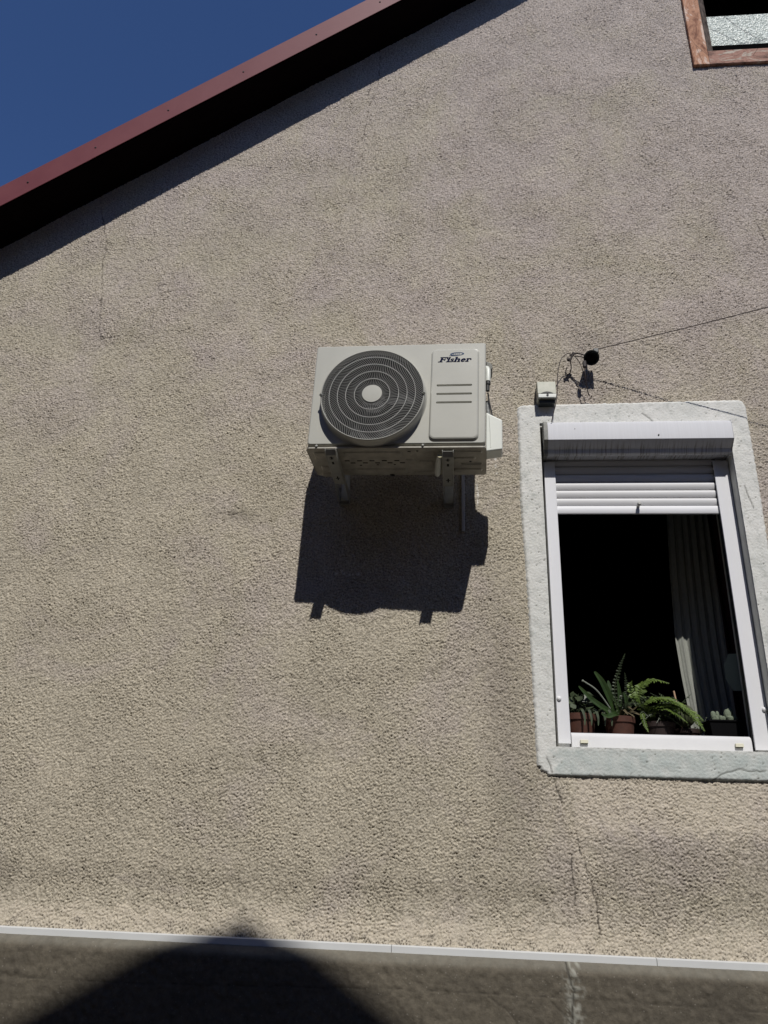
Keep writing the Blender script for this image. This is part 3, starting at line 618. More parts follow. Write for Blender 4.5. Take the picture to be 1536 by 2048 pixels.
# grille: hub, four rings, spiral ribs in five zones
gr_ = MB(); yg = -.0492
lin = MB(); n = 72; v = [(FX + rr * math.cos(2 * PI * k / n), yy, FZ + rr * math.sin(2 * PI * k / n)) for rr, yy in ((.2327, -.0195), (.2300, .06), (.2290, .183)) for k in range(n)]
lin._add(v, [(i * n + k, i * n + (k + 1) % n, (i + 1) * n + (k + 1) % n, (i + 1) * n + k) for i in range(2) for k in range(n)]); lin.build('dark_throat_liner', M_dark, parent=ac, smooth=True)  # dark liner added to keep the depth behind the grille black
def rad(f): return f
RR = [.0450, .0815, .1220, .1605, .1985, .2337]
for r_ in RR[1:5]:
    n = 100; w_ = .0011
    v = [(FX + rr * math.cos(2 * PI * k / n), yy, FZ + rr * math.sin(2 * PI * k / n)) for rr, yy in ((r_ - w_, yg - .0015), (r_ + w_, yg - .0015), (r_ + w_, yg + .004), (r_ - w_, yg + .004)) for k in range(n)]
    gr_._add(v, [(i * n + k, i * n + (k + 1) % n, ((i + 1) % 4) * n + (k + 1) % n, ((i + 1) % 4) * n + k) for i in range(4) for k in range(n)])
def sweep(r): return 0.46 * max(0, (r - .0450) / .188) ** 1.55
gr_.cur = 1
for zone, cnt in enumerate((54, 78, 100, 118, 132)):
    ra, rb = RR[zone], RR[zone + 1]; ns = 4
    for k in range(cnt):
        t0 = 2 * PI * k / cnt; v = []
        for j in range(ns + 1):
            r_ = ra + (rb - ra) * j / ns; th = t0 + sweep(r_)
            dth = sweep(r_ + .001) - sweep(r_ - .001); tx, tz = math.cos(th) - r_ * math.sin(th) * dth / .002, math.sin(th) + r_ * math.cos(th) * dth / .002
            L_ = math.hypot(tx, tz); nxx, nzz = -tz / L_, tx / L_; w_ = .00075 + .00030 * (r_ / .24)
            cx, cz = FX + r_ * math.cos(th), FZ + r_ * math.sin(th)
            v += [(cx + nxx * w_, yg, cz + nzz * w_), (cx - nxx * w_, yg, cz - nzz * w_), (cx - nxx * w_, yg + .0025, cz - nzz * w_), (cx + nxx * w_, yg + .0025, cz + nzz * w_)]
        f = [(j * 4 + q, j * 4 + (q + 1) % 4, (j + 1) * 4 + (q + 1) % 4, (j + 1) * 4 + q) for j in range(ns) for q in range(4)]
        gr_._add(v, f)
grille = gr_.build('fan_grille', [M_acr, M_acg], parent=ac)
b = MB().lathe([(.0465, .004), (.0465, -.002), (.045, -.004), (.03, -.0048), (.001, -.005)], (FX, yg, FZ), 'y', 40); b.build('grille_hub', M_ac, parent=grille, smooth=True)
# fan behind the grille
b = MB().lathe([(.055, 0), (.055, .06), (.01, .065)], (FX, .03, FZ), 'y', 24)
for k in range(3):
    v = []; n1, n2 = 8, 8
    for i in range(n1):
        r_ = .05 + .175 * i / (n1 - 1)
        for j in range(n2):
            u = j / (n2 - 1); th = 2 * PI * k / 3 + .5 + (u - .5) * (1.25 + .25 * i / n1) + .25 * i / n1
            v.append((FX + r_ * math.cos(th), .03 + .075 * u - .01 * math.sin(u * PI), FZ + r_ * math.sin(th)))
    b._add(v, [(i * n2 + j, (i + 1) * n2 + j, (i + 1) * n2 + j + 1, i * n2 + j + 1) for i in range(n1 - 1) for j in range(n2 - 1)])
b.build('fan_blades', M_fan, parent=ac, smooth=True, fix=False)
# base pan: lip, ribs, holes
b = MB(); b.prism(rrect(-.003, AW + .003, -.002, AD + .004, .014, 5), 'z', 0.0, .0035)
b.box(-.003 + .012, AW - .009, -.0025, -.0005, -.001, .0062)
b.box(-.0045, -.0032, .012, AD - .01, -.002, .018); b.box(AW + .0032, AW + .0045, .012, AD - .01, -.002, .018)
base = b.build('base_pan', M_base, parent=ac, bevel=.0012)
def pad(x0, x1, y0, y1, h, r=.012, tilt=0):
    lo = rrect(x0, x1, y0, y1, r, 4); hi = rrect(x0 + .007, x1 - .007, y0 + .007, y1 - .007, max(r - .006, .002), 4)
    q = MB(); q.loft([[(p[0], p[1], 0.0002) for p in lo], [(p[0], p[1], -h) for p in hi]], cap1=True); return q
for a in ((.16, .43, .03, .085, .006), (.145, .44, .20, .245, .006), (.435, .475, .05, .075, .004), (.44, .48, .10, .12, .004), (.02, .10, .03, .11, .005), (.03, .105, .17, .22, .005), (.02, .10, .245, .285, .006),
          (.66, .79, .028, .055, .005), (.66, .76, .088, .118, .006), (.69, .79, .145, .165, .005), (.655, .79, .20, .235, .006), (.50, .57, .12, .19, .005), (.49, .58, .035, .09, .004), (.47, .60, .225, .26, .005)):
    pad(*a).build('pressed_rib', M_base, parent=base, smooth=True, angle=25)
b = MB()
for k in range(5):
    for j in (0, 1): b.box(.155 + k * .058 + j * .024, .178 + k * .058 + j * .024, .118 + j * .022, .126 + j * .022, -.0012, .0005)
for x, y in ((.22, .165), (.30, .16), (.38, .158)): b.box(x, x + .010, y, y + .007, -.0012, .0005)
b.lathe([(.012, .0003), (.012, -.0013)], (.362, .272, 0), 'z', 14); b.lathe([(.006, .0003), (.006, -.0013)], (.735, .135, 0), 'z', 10); b.lathe([(.005, .0003), (.005, -.0013)], (.50, .03, 0), 'z', 10)
b.box(.456, .47, .03, .037, -.0012, .0005)
split_build(b, 'drain_slot', M_dark, base)
for x in (.045, .527):
    b = MB().lathe([(.0065, 0), (.006, -.004), (.003, -.006)], (x, -.003, .010), 'y', 10); b.build('screw', M_zinc, parent=front, smooth=True)
# right side: valve cover, terminal hood, service pipe, cables
b = MB(); y0, y1 = .14, .225
v = []
for y in (y0, y1):
    v += [(AW + .0012, y, .055), (AW + .077, y, .065), (AW + .077, y, .219), (AW + .0012, y, .262)]
b._add(v, [(0, 1, 2, 3), (7, 6, 5, 4), (0, 4, 5, 1), (1, 5, 6, 2), (2, 6, 7, 3), (3, 7, 4, 0)])
cov = b.build('valve_cover', M_cap, parent=ac, bevel=.006, seg=3)
b = MB().tube([(AW + .016, y0 - .001, .24), (AW + .021, y0 - .0015, .15), (AW + .023, y0 - .0005, .075)], .0014, 8); b.build('moulded_rib', M_cap, parent=cov, smooth=True)
b = MB(); pr = [(AW + .001, .505), (AW + .018, .508), (AW + .030, .520), (AW + .032, .538), (AW + .022, .556), (AW + .001, .564)]
b.prism(pr, 'y', .165, .25); b.build('terminal_hood', M_foam, parent=ac, bevel=.006, seg=3)
b = MB().tube([(AW + .010, .150, .437), (AW + .010, .150, .500), (AW + .006, .155, .514), (AW - .002, .16, .519)], .0125, 12); b.build('service_pipe', M_cap, parent=ac, smooth=True)
b = MB().tube([(AW + .010, .152, .436), (AW + .010, .152, .420)], .0125, 12); b.tube([(AW + .009, .152, .4195), (AW + .009, .152, .385)], .009, 10); b.build('pipe_collar', M_rub, parent=ac, smooth=True)
b = MB().tube(bez([(AW + .010, .17, .385), (AW + .016, .172, .34), (AW + .026, .175, .29), (AW + .034, .178, .235)], 6), .0035, 8); b.build('cable', M_rub, parent=ac, smooth=True)
b = MB()
pts = bez([(AW + .006, .19, .35), (AW + .010, .19, .31), (AW + .014, .19, .26), (AW + .016, .19, .235)], 14)
b.tube(pts, [.009 + .0022 * (i % 2) for i in range(len(pts))], 10); b.build('braided_hose', mat('grey_braid', (.32, .33, .33), .6, var=.3, vscale=80), parent=ac)
# lettering and oval mark
def text_mesh(name, body, size, loc, shear, mat_, parent, sxx=1.0, offset=0.0, space=1.0):
    cu = bpy.data.curves.new(name, 'FONT'); cu.body = body; cu.size = size; cu.shear = shear; cu.offset = offset; cu.extrude = .0003; cu.space_character = space; cu.resolution_u = 6
    o = bpy.data.objects.new(name, cu); scene.collection.objects.link(o); bpy.context.view_layer.update()
    me = bpy.data.meshes.new_from_object(o.evaluated_get(bpy.context.evaluated_depsgraph_get())); bpy.data.objects.remove(o)
    for v in me.vertices: v.co = Vector((v.co.x * sxx, -v.co.z, v.co.y)) + Vector(loc)
    me.materials.clear(); me.materials.append(mat_); me.name = name
    return me
def glyph_text(parent):
    b = MB(); y0, y1 = -.0154, -.0143
    def q(pts, dx):
        for ox, oz, oy in ((0, 0, 0), (.9, 0, .0001), (0, .8, .0002), (.9, .8, .0003)): b.prism([(.5825 + dx + (x + ox) * .00102 + z * .001 * .38, .4395 + (z * .95 + oz) * .001) for x, z in pts], 'y', y0 - oy, y1)
    def arc(cx, cz, rx, rz, a0, a1, w0, w1, dx, n=14):
        o = []; i_ = []
        for k in range(n + 1):
            t = R(a0 + (a1 - a0) * k / n); w = w0 + (w1 - w0) * math.sin(PI * k / n)
            o.append((cx + rx * math.cos(t), cz + rz * math.sin(t))); i_.append((cx + (rx - w) * math.cos(t), cz + (rz - w * .6) * math.sin(t)))
        for k in range(n): q([o[k], o[k + 1], i_[k + 1], i_[k]], dx)
    # F
    q([(7, 0), (15, 0), (15, 28), (7, 28)], 0); q([(0, 0), (20, 0), (20, 3), (0, 3)], 0); q([(2, 24.5), (37, 24.5), (37, 28), (2, 28)], 0); q([(33, 18), (37, 18), (37, 25), (34.5, 25)], 0); q([(15, 12.5), (27, 12.5), (27, 16), (15, 16)], 0); q([(25, 9), (28, 9), (28, 20), (25, 20)], 0)
    # i
    q([(5, 0), (12.5, 0), (12.5, 19), (5, 19)], .036); q([(1, 0), (16, 0), (16, 2.6), (1, 2.6)], .036); q([(2, 16.5), (9, 16.5), (9, 19), (2, 19)], .036); q([(5, 22), (12.5, 22), (12.5, 28), (5, 28)], .036)
    # s
    for pl_ in ([(3, 16.2), (15, 16.2), (14, 19), (6, 19)], [(1.5, 12), (7.5, 10), (8, 17), (4, 18.5)], [(2, 12.5), (6, 14), (16.5, 8), (15.5, 4), (9.5, 7)], [(10, 2), (15, 2), (17, 7), (11, 8)], [(1.5, 0), (13, 0), (15.5, 3), (2, 3)], [(1, 0), (3, 0), (3, 6), (1, 6)], [(12.5, 13), (15, 13), (15.4, 19), (13.5, 19)]): q(pl_, .052)
    # h
    q([(3, 0), (11, 0), (11, 28), (3, 28)], .071); q([(0, 0), (13, 0), (13, 2.6), (0, 2.6)], .071); q([(0, 25.5), (7, 25.5), (7, 28), (0, 28)], .071); q([(18, 0), (26, 0), (26, 13), (18, 15)], .071); q([(16, 0), (29, 0), (29, 2.6), (16, 2.6)], .071); arc(18, 11, 8, 8.5, 0, 150, 4, 6, .071)
    # e
    arc(11, 9.5, 10.5, 10, 0, 320, 4, 8, .102); q([(6, 8.5), (21, 8.5), (21, 11.3), (6, 11.3)], .102)
    # r
    q([(4, 0), (11.5, 0), (11.5, 19), (4, 19)], .125); q([(0, 0), (15, 0), (15, 2.6), (0, 2.6)], .125); q([(1, 16.5), (8, 16.5), (8, 19), (1, 19)], .125); arc(16, 11, 7, 8.5, 30, 150, 4, 5.5, .125); q([(19, 10.5), (23.5, 10.5), (23.5, 16), (19, 16)], .125)
    return b.build('lettering', M_blue, parent=parent, fix=True)
glyph_text(front)
b = MB(); 
def ell(rx, rz, n=40): return [(.6710 + rx * math.cos(2 * PI * k / n), .4835 + rz * math.sin(2 * PI * k / n) + .04 * rx * math.cos(2 * PI * k / n)) for k in range(n)]
o1, i1 = ell(.0325, .0095), ell(.0245, .0062)
v = y3(o1, -.0152) + y3(i1, -.0152); n = 40
b._add(v, [(k, (k + 1) % n, n + (k + 1) % n, n + k) for k in range(n)])
for k in range(4): b.box(.650 + k * .009, .656 + k * .009, -.0152, -.0146, .4815, .4860)
b.tube([(.633, -.0150, .474), (.642, -.0150, .4745), (.656, -.0150, .4745), (.675, -.0150, .4735)], [.0004, .0013, .0018, .0005], 6)
b.build('oval_mark', M_bluel, parent=front)

# --- wall brackets (one builder, copied)
def make_bracket():
    r_ = empty('wall_bracket')
    b = MB(); L_ = .520
    b.box(-.0225, .0225, -L_ + .024, -.20, -.0375, -.0350)                    # web, facing down
    b.box(-.0225, .0225, -.20, -.13, -.0375, -.0350) if False else None
    for s_ in (-1, 1):
        xa, xb = (s_ * .0225, s_ * .0252)
        b.prism([(-L_ + .004, -.010), (-L_, -.015), (-L_ + .003, -.026), (-L_ + .024, -.0395), (-.16, -.0395), (-.06, -.052), (-.004, -.060), (-.004, -.002)], 'x', min(xa, xb), max(xa, xb))
    b.prism([(-L_ + .004, -.016), (-L_ + .0065, -.016), (-L_ + .024, -.035), (-L_ + .022, -.037)], 'x', -.0222, .0222)
    b.build('arm', M_zinc, parent=r_, bevel=.0012)
    b = MB(); b.box(-.021, .021, -.006, -.0035, -.062, .40); b.box(-.0224, .0224, -.030, -.0065, -.047, -.045)
    b.build('wall_rail', M_zinc, parent=r_, bevel=.001)
    b = MB()
    def slot(x0, x1, y0, y1): b.box(x0, x1, y0, y1, -.0381, -.0374)
    slot(-.004, .004, -.485, -.460); slot(-.010, .010, -.4765, -.4695); slot(-.005, .005, -.445, -.410); slot(-.0035, .0035, -.285, -.245); slot(-.010, .010, -.27, -.262)
    split_build(b, 'slot', M_dark, r_)
    b = MB().lathe([(.012, -.006), (.012, .002), (.009, .003), (.009, .012), (.005, .014)], (0, -.45, -.034), 'z', 6); b.build('bolt', M_zinc, parent=r_)
    b = MB().box(-.018, .018, -.475, -.425, -.0345, .0); b.build('rubber_block', M_rub, parent=r_, bevel=.003)
    return r_
br = make_bracket(); br.location = (-.551, 0, 3.2440)
tag(br, 'steel bracket under the fan side of the air conditioner', 'bracket', 'steel wall brackets carrying the air conditioner')
br2 = br.copy(); scene.collection.objects.link(br2); br2.location = (-.031, 0, 3.229)
for ch in list(br.children):
    c_ = ch.copy(); scene.collection.objects.link(c_); c_.parent = br2
tag(br2, 'steel bracket under the lettered panel side of the air conditioner', 'bracket', 'steel wall brackets carrying the air conditioner')
# drain elbow lying next to the right bracket, conduit on the wall
b = MB().tube(bez([(-.067, -.458, 3.220), (-.072, -.42, 3.213), (-.078, -.34, 3.206), (-.081, -.30, 3.202)], 5), [.0105, .0105, .011, .012, .0125, .013, .0135, .014, .014, .014, .014, .0135, .013, .012, .011, .008][:16], 14)
b.build('drain_hose', M_cap, smooth=True)
o = bpy.data.objects['drain_hose']; tag(o, 'short pale drain hose tucked beside the right bracket under the air conditioner', 'hose')
rg = MB(); n = 20
rg.lathe([(.013, 0), (.013, .006), (.009, .0065), (.009, -.0005)], (-.066, -.466, 3.221), 'y', n); ro = rg.build('hose_ring', mat('yellowed_ring', (.50, .47, .30), .5), smooth=True); ro.parent = o
b = MB().box(.032, .048, -.017, -.003, 3.037, 3.62); tag(b.build('conduit', mat('grey_conduit', (.40, .38, .35), .6, var=.1), bevel=.003), 'narrow grey conduit running down the wall below the air conditioner', 'conduit')

# ================================================================== SMALL THINGS ON THE WALL
lp = tag(empty('wall_lamp', (.472, 0, 3.76)), 'small aged cream box lamp fixed above the window corner', 'wall lamp')
def lpp(o): o.parent = lp; o.matrix_parent_inverse = Matrix.Translation((-.472, 0, -3.76)); return o
b = MB(); b.prism([(-.004, 3.752), (-.004, 3.862), (-.040, 3.866), (-.058, 3.858), (-.064, 3.846), (-.072, 3.778), (-.064, 3.776), (-.058, 3.7745), (-.054, 3.755), (-.050, 3.752)], 'x', .424, .518)
lpp(b.build('housing', M_lamp, bevel=.003))
b = MB(); b.prism([(-.0735, 3.7545), (-.0735, 3.7745), (-.0705, 3.7770), (-.060, 3.7770), (-.060, 3.7545)], 'x', .4265, .5175); lpp(b.build('lip', M_cap, bevel=.002))
b = MB()
pts = [(.440 + .062 * k / 12, 3.7785 + .010 * math.sin(PI * k / 12)) for k in range(13)]
b.prism(pts, 'y', -.0745, -.066); b.lathe([(.006, 0), (.006, -.003)], (.473, -.0735, 3.768), 'y', 12); lpp(b.build('sensor_eye', M_rub))
b = MB(); b.box(.430, .513, -.056, -.010, 3.732, 3.7518); lpp(b.build('lens', M_black, bevel=.003))
# insulator
ins = tag(empty('insulator', (.704, -.0, 3.99)), 'black bell insulator on an iron hook left of the stretched wire', 'insulator')
def ip(o): o.parent = ins; o.matrix_parent_inverse = Matrix.Translation((-.704, 0, -3.99)); return o
axis = Vector((-.10, -.62, -.60))
ic = Vector((.706, -.085, 3.985))
b = MB().lathe([(.014, -.050), (.026, -.046), (.030, -.030), (.034, -.010), (.0385, .006), (.0405, .016), (.0395, .019), (.034, .017), (.030, .004), (.028, -.020), (.010, -.026)], ic, n=28, dirv=axis)
ip(b.build('bell', M_black, smooth=True, angle=50))
b = MB(); b.tube(bez([(.70, .01, 4.02), (.70, -.03, 4.035), (.705, -.055, 4.02)], 5), .006, 8); ip(b.build('hook', M_iron, smooth=True, angle=40))
ip(MB().box(.715, .742, -.108, -.088, 4.000, 4.026).build('wire_clamp', M_black, bevel=.004))
ip(MB().box(.657, .676, -.104, -.086, 3.915, 3.955).build('knotted_tie', M_iron, bevel=.005))
b = MB()
b.tube(bez([(.672, -.092, 3.992), (.645, -.085, 4.010), (.618, -.072, 4.016), (.600, -.07, 4.010)], 6), .0032, 7)
b.tube(bez([(.672, -.092, 3.975), (.650, -.085, 3.990), (.622, -.072, 4.003)], 6), .0030, 7)
b.tube(bez([(.625, -.072, 4.022), (.612, -.070, 4.005), (.603, -.068, 3.985), (.597, -.066, 3.975)], 5), .0055, 7)
b.tube([(.618, -.072, 4.028), (.603, -.07, 4.004)], .0035, 6); b.tube([(.603, -.068, 4.012), (.628, -.07, 4.022)], .003, 6)
b.lathe([(.001, -.008), (.009, -.005), (.0105, 0), (.009, .005), (.001, .008)], (.593, -.066, 3.985), 'y', 12)
b.tube(bez([(.598, -.066, 3.978), (.606, -.05, 3.955), (.602, -.03, 3.93), (.59, -.012, 3.93), (.583, -.006, 3.95), (.590, -.02, 3.97)], 6), .0028, 6)
ip(b.build('twisted_tie', M_iron, smooth=True, angle=60))
# wires: leave each one its own thing
W1 = [(.727, -.095, 4.02), (.743, -.100, 4.0255), (1.10, -.214, 4.046), (1.51, -.345, 4.076), (2.6, -.69, 4.17), (4.5, -1.30, 4.36), (8.5, -2.57, 4.85)]
b = MB().tube(bez(W1, 8), .0024, 6); tag(b.build('stretched_wire', M_wire, smooth=True), 'thin dark wire stretched from the black insulator off to the right', 'wire')
b = MB().tube(bez([(.604, -.07, 4.018), (.580, -.078, 4.012), (.551, -.085, 3.975), (.536, -.088, 3.925), (.527, -.09, 3.87), (.524, -.088, 3.82), (.520, -.085, 3.77), (.513, -.080, 3.72), (.500, -.072, 3.67), (.486, -.062, 3.615)], 6), .0023, 6)
tag(b.build('hanging_wire', M_wire, smooth=True), 'loose wire arching left and hanging down past the cream lamp', 'wire', 'loose wires hanging below the insulator')
b = MB().tube(bez([(.617, -.07, 4.010), (.636, -.07, 3.985), (.652, -.068, 3.95), (.664, -.062, 3.90), (.674, -.05, 3.86), (.684, -.035, 3.80), (.690, -.028, 3.79)], 6), .0019, 6)
tag(b.build('hanging_wire', M_wire, smooth=True), 'fine wire drooping from the iron tie towards the insulator shadow', 'wire', 'loose wires hanging below the insulator')
b = MB().tube(bez([(.664, -.095, 3.92), (.668, -.085, 3.87), (.678, -.05, 3.82), (.692, -.025, 3.785)], 6), .0022, 6)
tag(b.build('hanging_wire', M_wire, smooth=True), 'short stiff wire hanging straight down from the black insulator', 'wire', 'loose wires hanging below the insulator')

# ================================================================== BEHIND THE WINDOW
def pot(name, x, y, z, r, h, m, label, cat='flower pot', rim=True):
    p = tag(empty(name, (x, y, z)), label, cat)
    b = MB(); b.lathe([(r * .72, 0), (r * .93, h * .80), (r, h * .80), (r * 1.02, h * .99), (r * .98, h), (r * .90, h), (r * .88, h * .9)], (0, 0, 0), 'z', 36); b.build('pot_body', m, parent=p, smooth=True, angle=30)
    b = MB().lathe([(r * .885, h * .86), (r * .885, h * .90), (r * .3, h * .93), (.001, h * .93)], (0, 0, 0), 'z', 20); b.build('soil', M_soil, parent=p)
    return p
def frond(b, pts, ln, n=22, wmax=.05, droop=.3, rnd=0, seedv=1, lw=.62):     # pinnate frond along a curve
    g_ = random.Random(seedv); P_ = bez(pts, n); b.tube(P_, .0012, 5)
    N = len(P_)
    for i in range(2, N):
        u = i / (N - 1); L_ = wmax * (math.sin(PI * min(1, .18 + u * .80))) ** .7
        d_ = (P_[min(i + 1, N - 1)] - P_[i - 1]).normalized(); side = d_.cross(Vector((0, -.55, 1))).normalized()
        for s_ in (-1, 1):
            a = side * s_ + d_ * .35 + Vector((g_.uniform(-.15, .15), g_.uniform(-.3, .1), g_.uniform(-droop, .12))); a.normalize()
            w_ = d_ * (L_ * lw * .5); c0 = P_[i]; m_ = c0 + a * L_ * .5; e_ = c0 + a * L_ + Vector((0, 0, -L_ * .15)); up_ = Vector((0, -1, .3)) * (.003 * s_)
            b._add([c0, m_ - w_ + up_, e_, m_ + w_ + up_], [(0, 1, 2, 3)])
def strap(b, pts, w0, n=10, th=.0015):
    P_ = bez(pts, n); N = len(P_); v = []
    for i, p in enumerate(P_):
        u = i / (N - 1); w = w0 * (math.sin(PI * (.22 + .76 * u))) ** .6; d_ = (P_[min(i + 1, N - 1)] - P_[max(i - 1, 0)]).normalized()
        s_ = d_.cross(Vector((0, -1, .35))).normalized(); nrm = s_.cross(d_).normalized()
        v += [p - s_ * w + nrm * w * .35, p, p + s_ * w + nrm * w * .35]
    b._add(v, [(i * 3 + j, i * 3 + j + 1, i * 3 + j + 4, i * 3 + j + 3) for i in range(N - 1) for j in (0, 1)])
SZ0 = 2.070
p1 = pot('potted_plant', .575, .235, SZ0, .078, .142, M_terra, 'terracotta pot with curly green leaves at the left end of the window sill', 'potted plant')
b = MB(); g_ = random.Random(3)
for k in range(60):
    a = g_.uniform(0, 2 * PI); r_ = g_.uniform(.01, .075); h = g_.uniform(.02, .11); x, y = r_ * math.cos(a), r_ * math.sin(a)
    b.tube([(x * .3, y * .3, .13), (x * .8, y * .8, .13 + h * .7), (x, y, .13 + h)], .0012, 4)
    L_ = g_.uniform(.012, .024); n_ = Vector((g_.uniform(-1, 1), g_.uniform(-1, .1), g_.uniform(.1, 1))).normalized(); t_ = n_.cross(Vector((g_.uniform(-1, 1), .3, .5))).normalized(); s_ = n_.cross(t_)
    c0 = Vector((x, y, .13 + h)); b._add([c0 + t_ * L_, c0 + (t_ + s_) * L_ * .6, c0 + s_ * L_, c0 + (s_ - t_) * L_ * .6, c0 - t_ * L_, c0 - (s_ + t_) * L_ * .5, c0 - s_ * L_, c0 + (t_ - s_) * L_ * .6], [(0, 1, 2, 3, 4, 5, 6, 7)])
for k in range(5):
    x = -.02 + .03 * k; strap(b, [(x, -.05, .14), (x + .02, -.085, .155), (x + .03, -.10, .12), (x + .028, -.105, .08)], .006, 5)
b.build('leaves', M_leafg, parent=p1, fix=False)
p2 = pot('potted_plant', .755, .225, SZ0, .072, .132, M_terra, 'terracotta pot with long strap leaves second from the left', 'potted plant')
b = MB()
strap(b, [(0, 0, .13), (-.03, -.02, .20), (-.07, -.04, .285), (-.105, -.05, .335)], .017)
strap(b, [(-.01, 0, .13), (-.07, -.04, .165), (-.13, -.06, .205), (-.185, -.07, .262)], .014)
strap(b, [(-.01, -.02, .13), (-.04, -.06, .145), (-.09, -.09, .165), (-.135, -.10, .195)], .013)
strap(b, [(0, -.03, .13), (-.03, -.08, .135), (-.07, -.11, .120), (-.10, -.12, .13)], .012)
strap(b, [(0, 0, .13), (.01, -.01, .22), (.005, -.02, .30)], .010); strap(b, [(.02, .01, .13), (.05, 0, .2), (.06, -.02, .27)], .010)
strap(b, [(0, .0, .13), (-.02, .02, .24), (-.03, .03, .31)], .012); strap(b, [(.03, .0, .13), (.03, -.05, .19), (.02, -.06, .24)], .009)
b.build('strap_leaves', M_leafd, parent=p2, fix=False)
b = MB(); g_ = random.Random(31)
for k in range(6):
    a = g_.uniform(0, 2 * PI); strap(b, [(.01 * math.cos(a), 0, .13), (.05 * math.cos(a), -.03, .15 + g_.uniform(0, .04)), (.09 * math.cos(a), -.05 - .02 * abs(math.sin(a)), .12 + g_.uniform(-.01, .06))], g_.uniform(.004, .007), 5)
b.build('dry_leaves', mat('dry_leaf', (.05, .038, .018), .8, col2=(.11, .085, .04), vscale=25), parent=p2, fix=False)
b = MB(); b.tube(bez([(-.02, -.03, .13), (-.06, -.05, .19), (-.105, -.07, .245), (-.150, -.08, .275), (-.170, -.085, .285)], 5), [.0035] * 18 + [.005, .006, .0035], 7)
b.build('dry_stalk', mat('dry_stalk', (.20, .22, .18), .7), parent=p2, smooth=True)
b = MB(); frond(b, [(.0, .0, .14), (-.01, -.01, .26), (.02, -.01, .36), (.05, -.02, .43)], 1, 7, .016, .3, seedv=5)
frond(b, [(.02, .0, .14), (.04, -.01, .22), (.045, -.01, .28), (.04, -.02, .34)], 1, 6, .013, .3, seedv=6)
for k in range(7):
    a = k * .9; frond(b, [(.01, 0, .13), (.02 + .03 * math.cos(a), .03 * math.sin(a), .19), (.03 + .06 * math.cos(a), .05 * math.sin(a), .20 + .02 * (k % 3))], 1, 5, .022, .5, seedv=10 + k)
b.build('fine_sprigs', M_leafg, parent=p2, fix=False)
p3 = pot('potted_fern', .935, .250, SZ0, .075, .115, M_terrad, 'brown pot with bright green fern fronds trailing to the right', 'potted fern')
b = MB()
frond(b, [(-.05, -.02, .12), (-.07, -.07, .19), (-.01, -.10, .215), (.06, -.12, .195), (.125, -.135, .135), (.165, -.14, .065)], 1, 13, .034, .35, seedv=21)
frond(b, [(-.05, -.02, .12), (-.05, -.06, .17), (.02, -.08, .185), (.08, -.09, .165), (.13, -.10, .125)], 1, 8, .030, .35, seedv=22)
frond(b, [(-.06, -.02, .12), (-.085, -.05, .22), (-.065, -.06, .285), (-.02, -.07, .305), (.05, -.08, .285)], 1, 7, .034, .5, seedv=23)
frond(b, [(-.06, -.02, .12), (-.10, -.04, .20), (-.12, -.04, .27), (-.11, -.05, .30)], 1, 6, .022, .5, seedv=24)
frond(b, [(-.03, -.02, .12), (-.03, -.08, .175), (.05, -.11, .185), (.11, -.12, .14), (.15, -.12, .085)], 1, 11, .026, .35, seedv=61)
frond(b, [(-.04, -.02, .12), (-.04, -.06, .16), (.01, -.10, .17), (.06, -.12, .14), (.10, -.125, .10)], 1, 10, .022, .4, seedv=62)
frond(b, [(.0, -.02, .12), (.08, -.03, .17), (.15, -.05, .165), (.19, -.06, .12)], 1, 8, .024, .35, seedv=25)
frond(b, [(-.04, -.03, .12), (-.08, -.07, .15), (-.08, -.09, .10), (-.07, -.10, .06)], 1, 7, .016, .35, seedv=26)
b.tube(bez([(-.06, -.03, .13), (-.072, -.05, .20), (-.055, -.062, .275)], 5), .0016, 5); b.tube(bez([(-.06, -.03, .13), (-.085, -.05, .20), (-.10, -.05, .27)], 5), .003, 5)
b.build('fronds', M_leaf, parent=p3, fix=False)
b = MB(); 
g_ = random.Random(77)
for k in range(7):
    x_ = g_.uniform(-.06, .05); frond(b, [(x_, -.02, .12), (x_ + g_.uniform(-.05, .05), -.06, .14 + g_.uniform(0, .04)), (x_ + g_.uniform(-.09, .09), -.09, g_.uniform(.08, .15))], 1, 3, .018, .6, seedv=40 + k)
for k in range(12):
    x_ = g_.uniform(-.09, .07); frond(b, [(x_ * .5, -.02, .12), (x_, -.05, .16 + g_.uniform(0, .07)), (x_ + g_.uniform(-.09, .08), -.06, .15 + g_.uniform(-.02, .10))], 1, 4, .022, .6, seedv=90 + k)
b.build('undergrowth', M_leafg, parent=p3, fix=False)
# round cactus with a stick
p4 = pot('potted_cactus', 1.085, .33, SZ0, .06, .10, M_terrad, 'ribbed round green cactus beside a wooden stick in a brown pot', 'potted cactus')
b = MB(); n, mS = 48, 14; v = []
for i in range(mS + 1):
    ph = PI * (i / mS); 
    for k in range(n):
        th = 2 * PI * k / n; r_ = .042 * math.sin(ph) * (1 + .10 * math.cos(14 * th)); v.append((r_ * math.cos(th), r_ * math.sin(th), .165 + .052 * math.cos(ph)))
b._add(v, [(i * n + k, i * n + (k + 1) % n, (i + 1) * n + (k + 1) % n, (i + 1) * n + k) for i in range(mS) for k in range(n)])
b.build('cactus_body', M_cact, parent=p4, smooth=True)
b = MB().tube([(-.015, .015, .10), (-.035, .02, .285)], .0045, 8); b.build('stick', mat('bare_wood', (.42, .28, .18), .7), parent=p4)
b = MB(); g_ = random.Random(9)
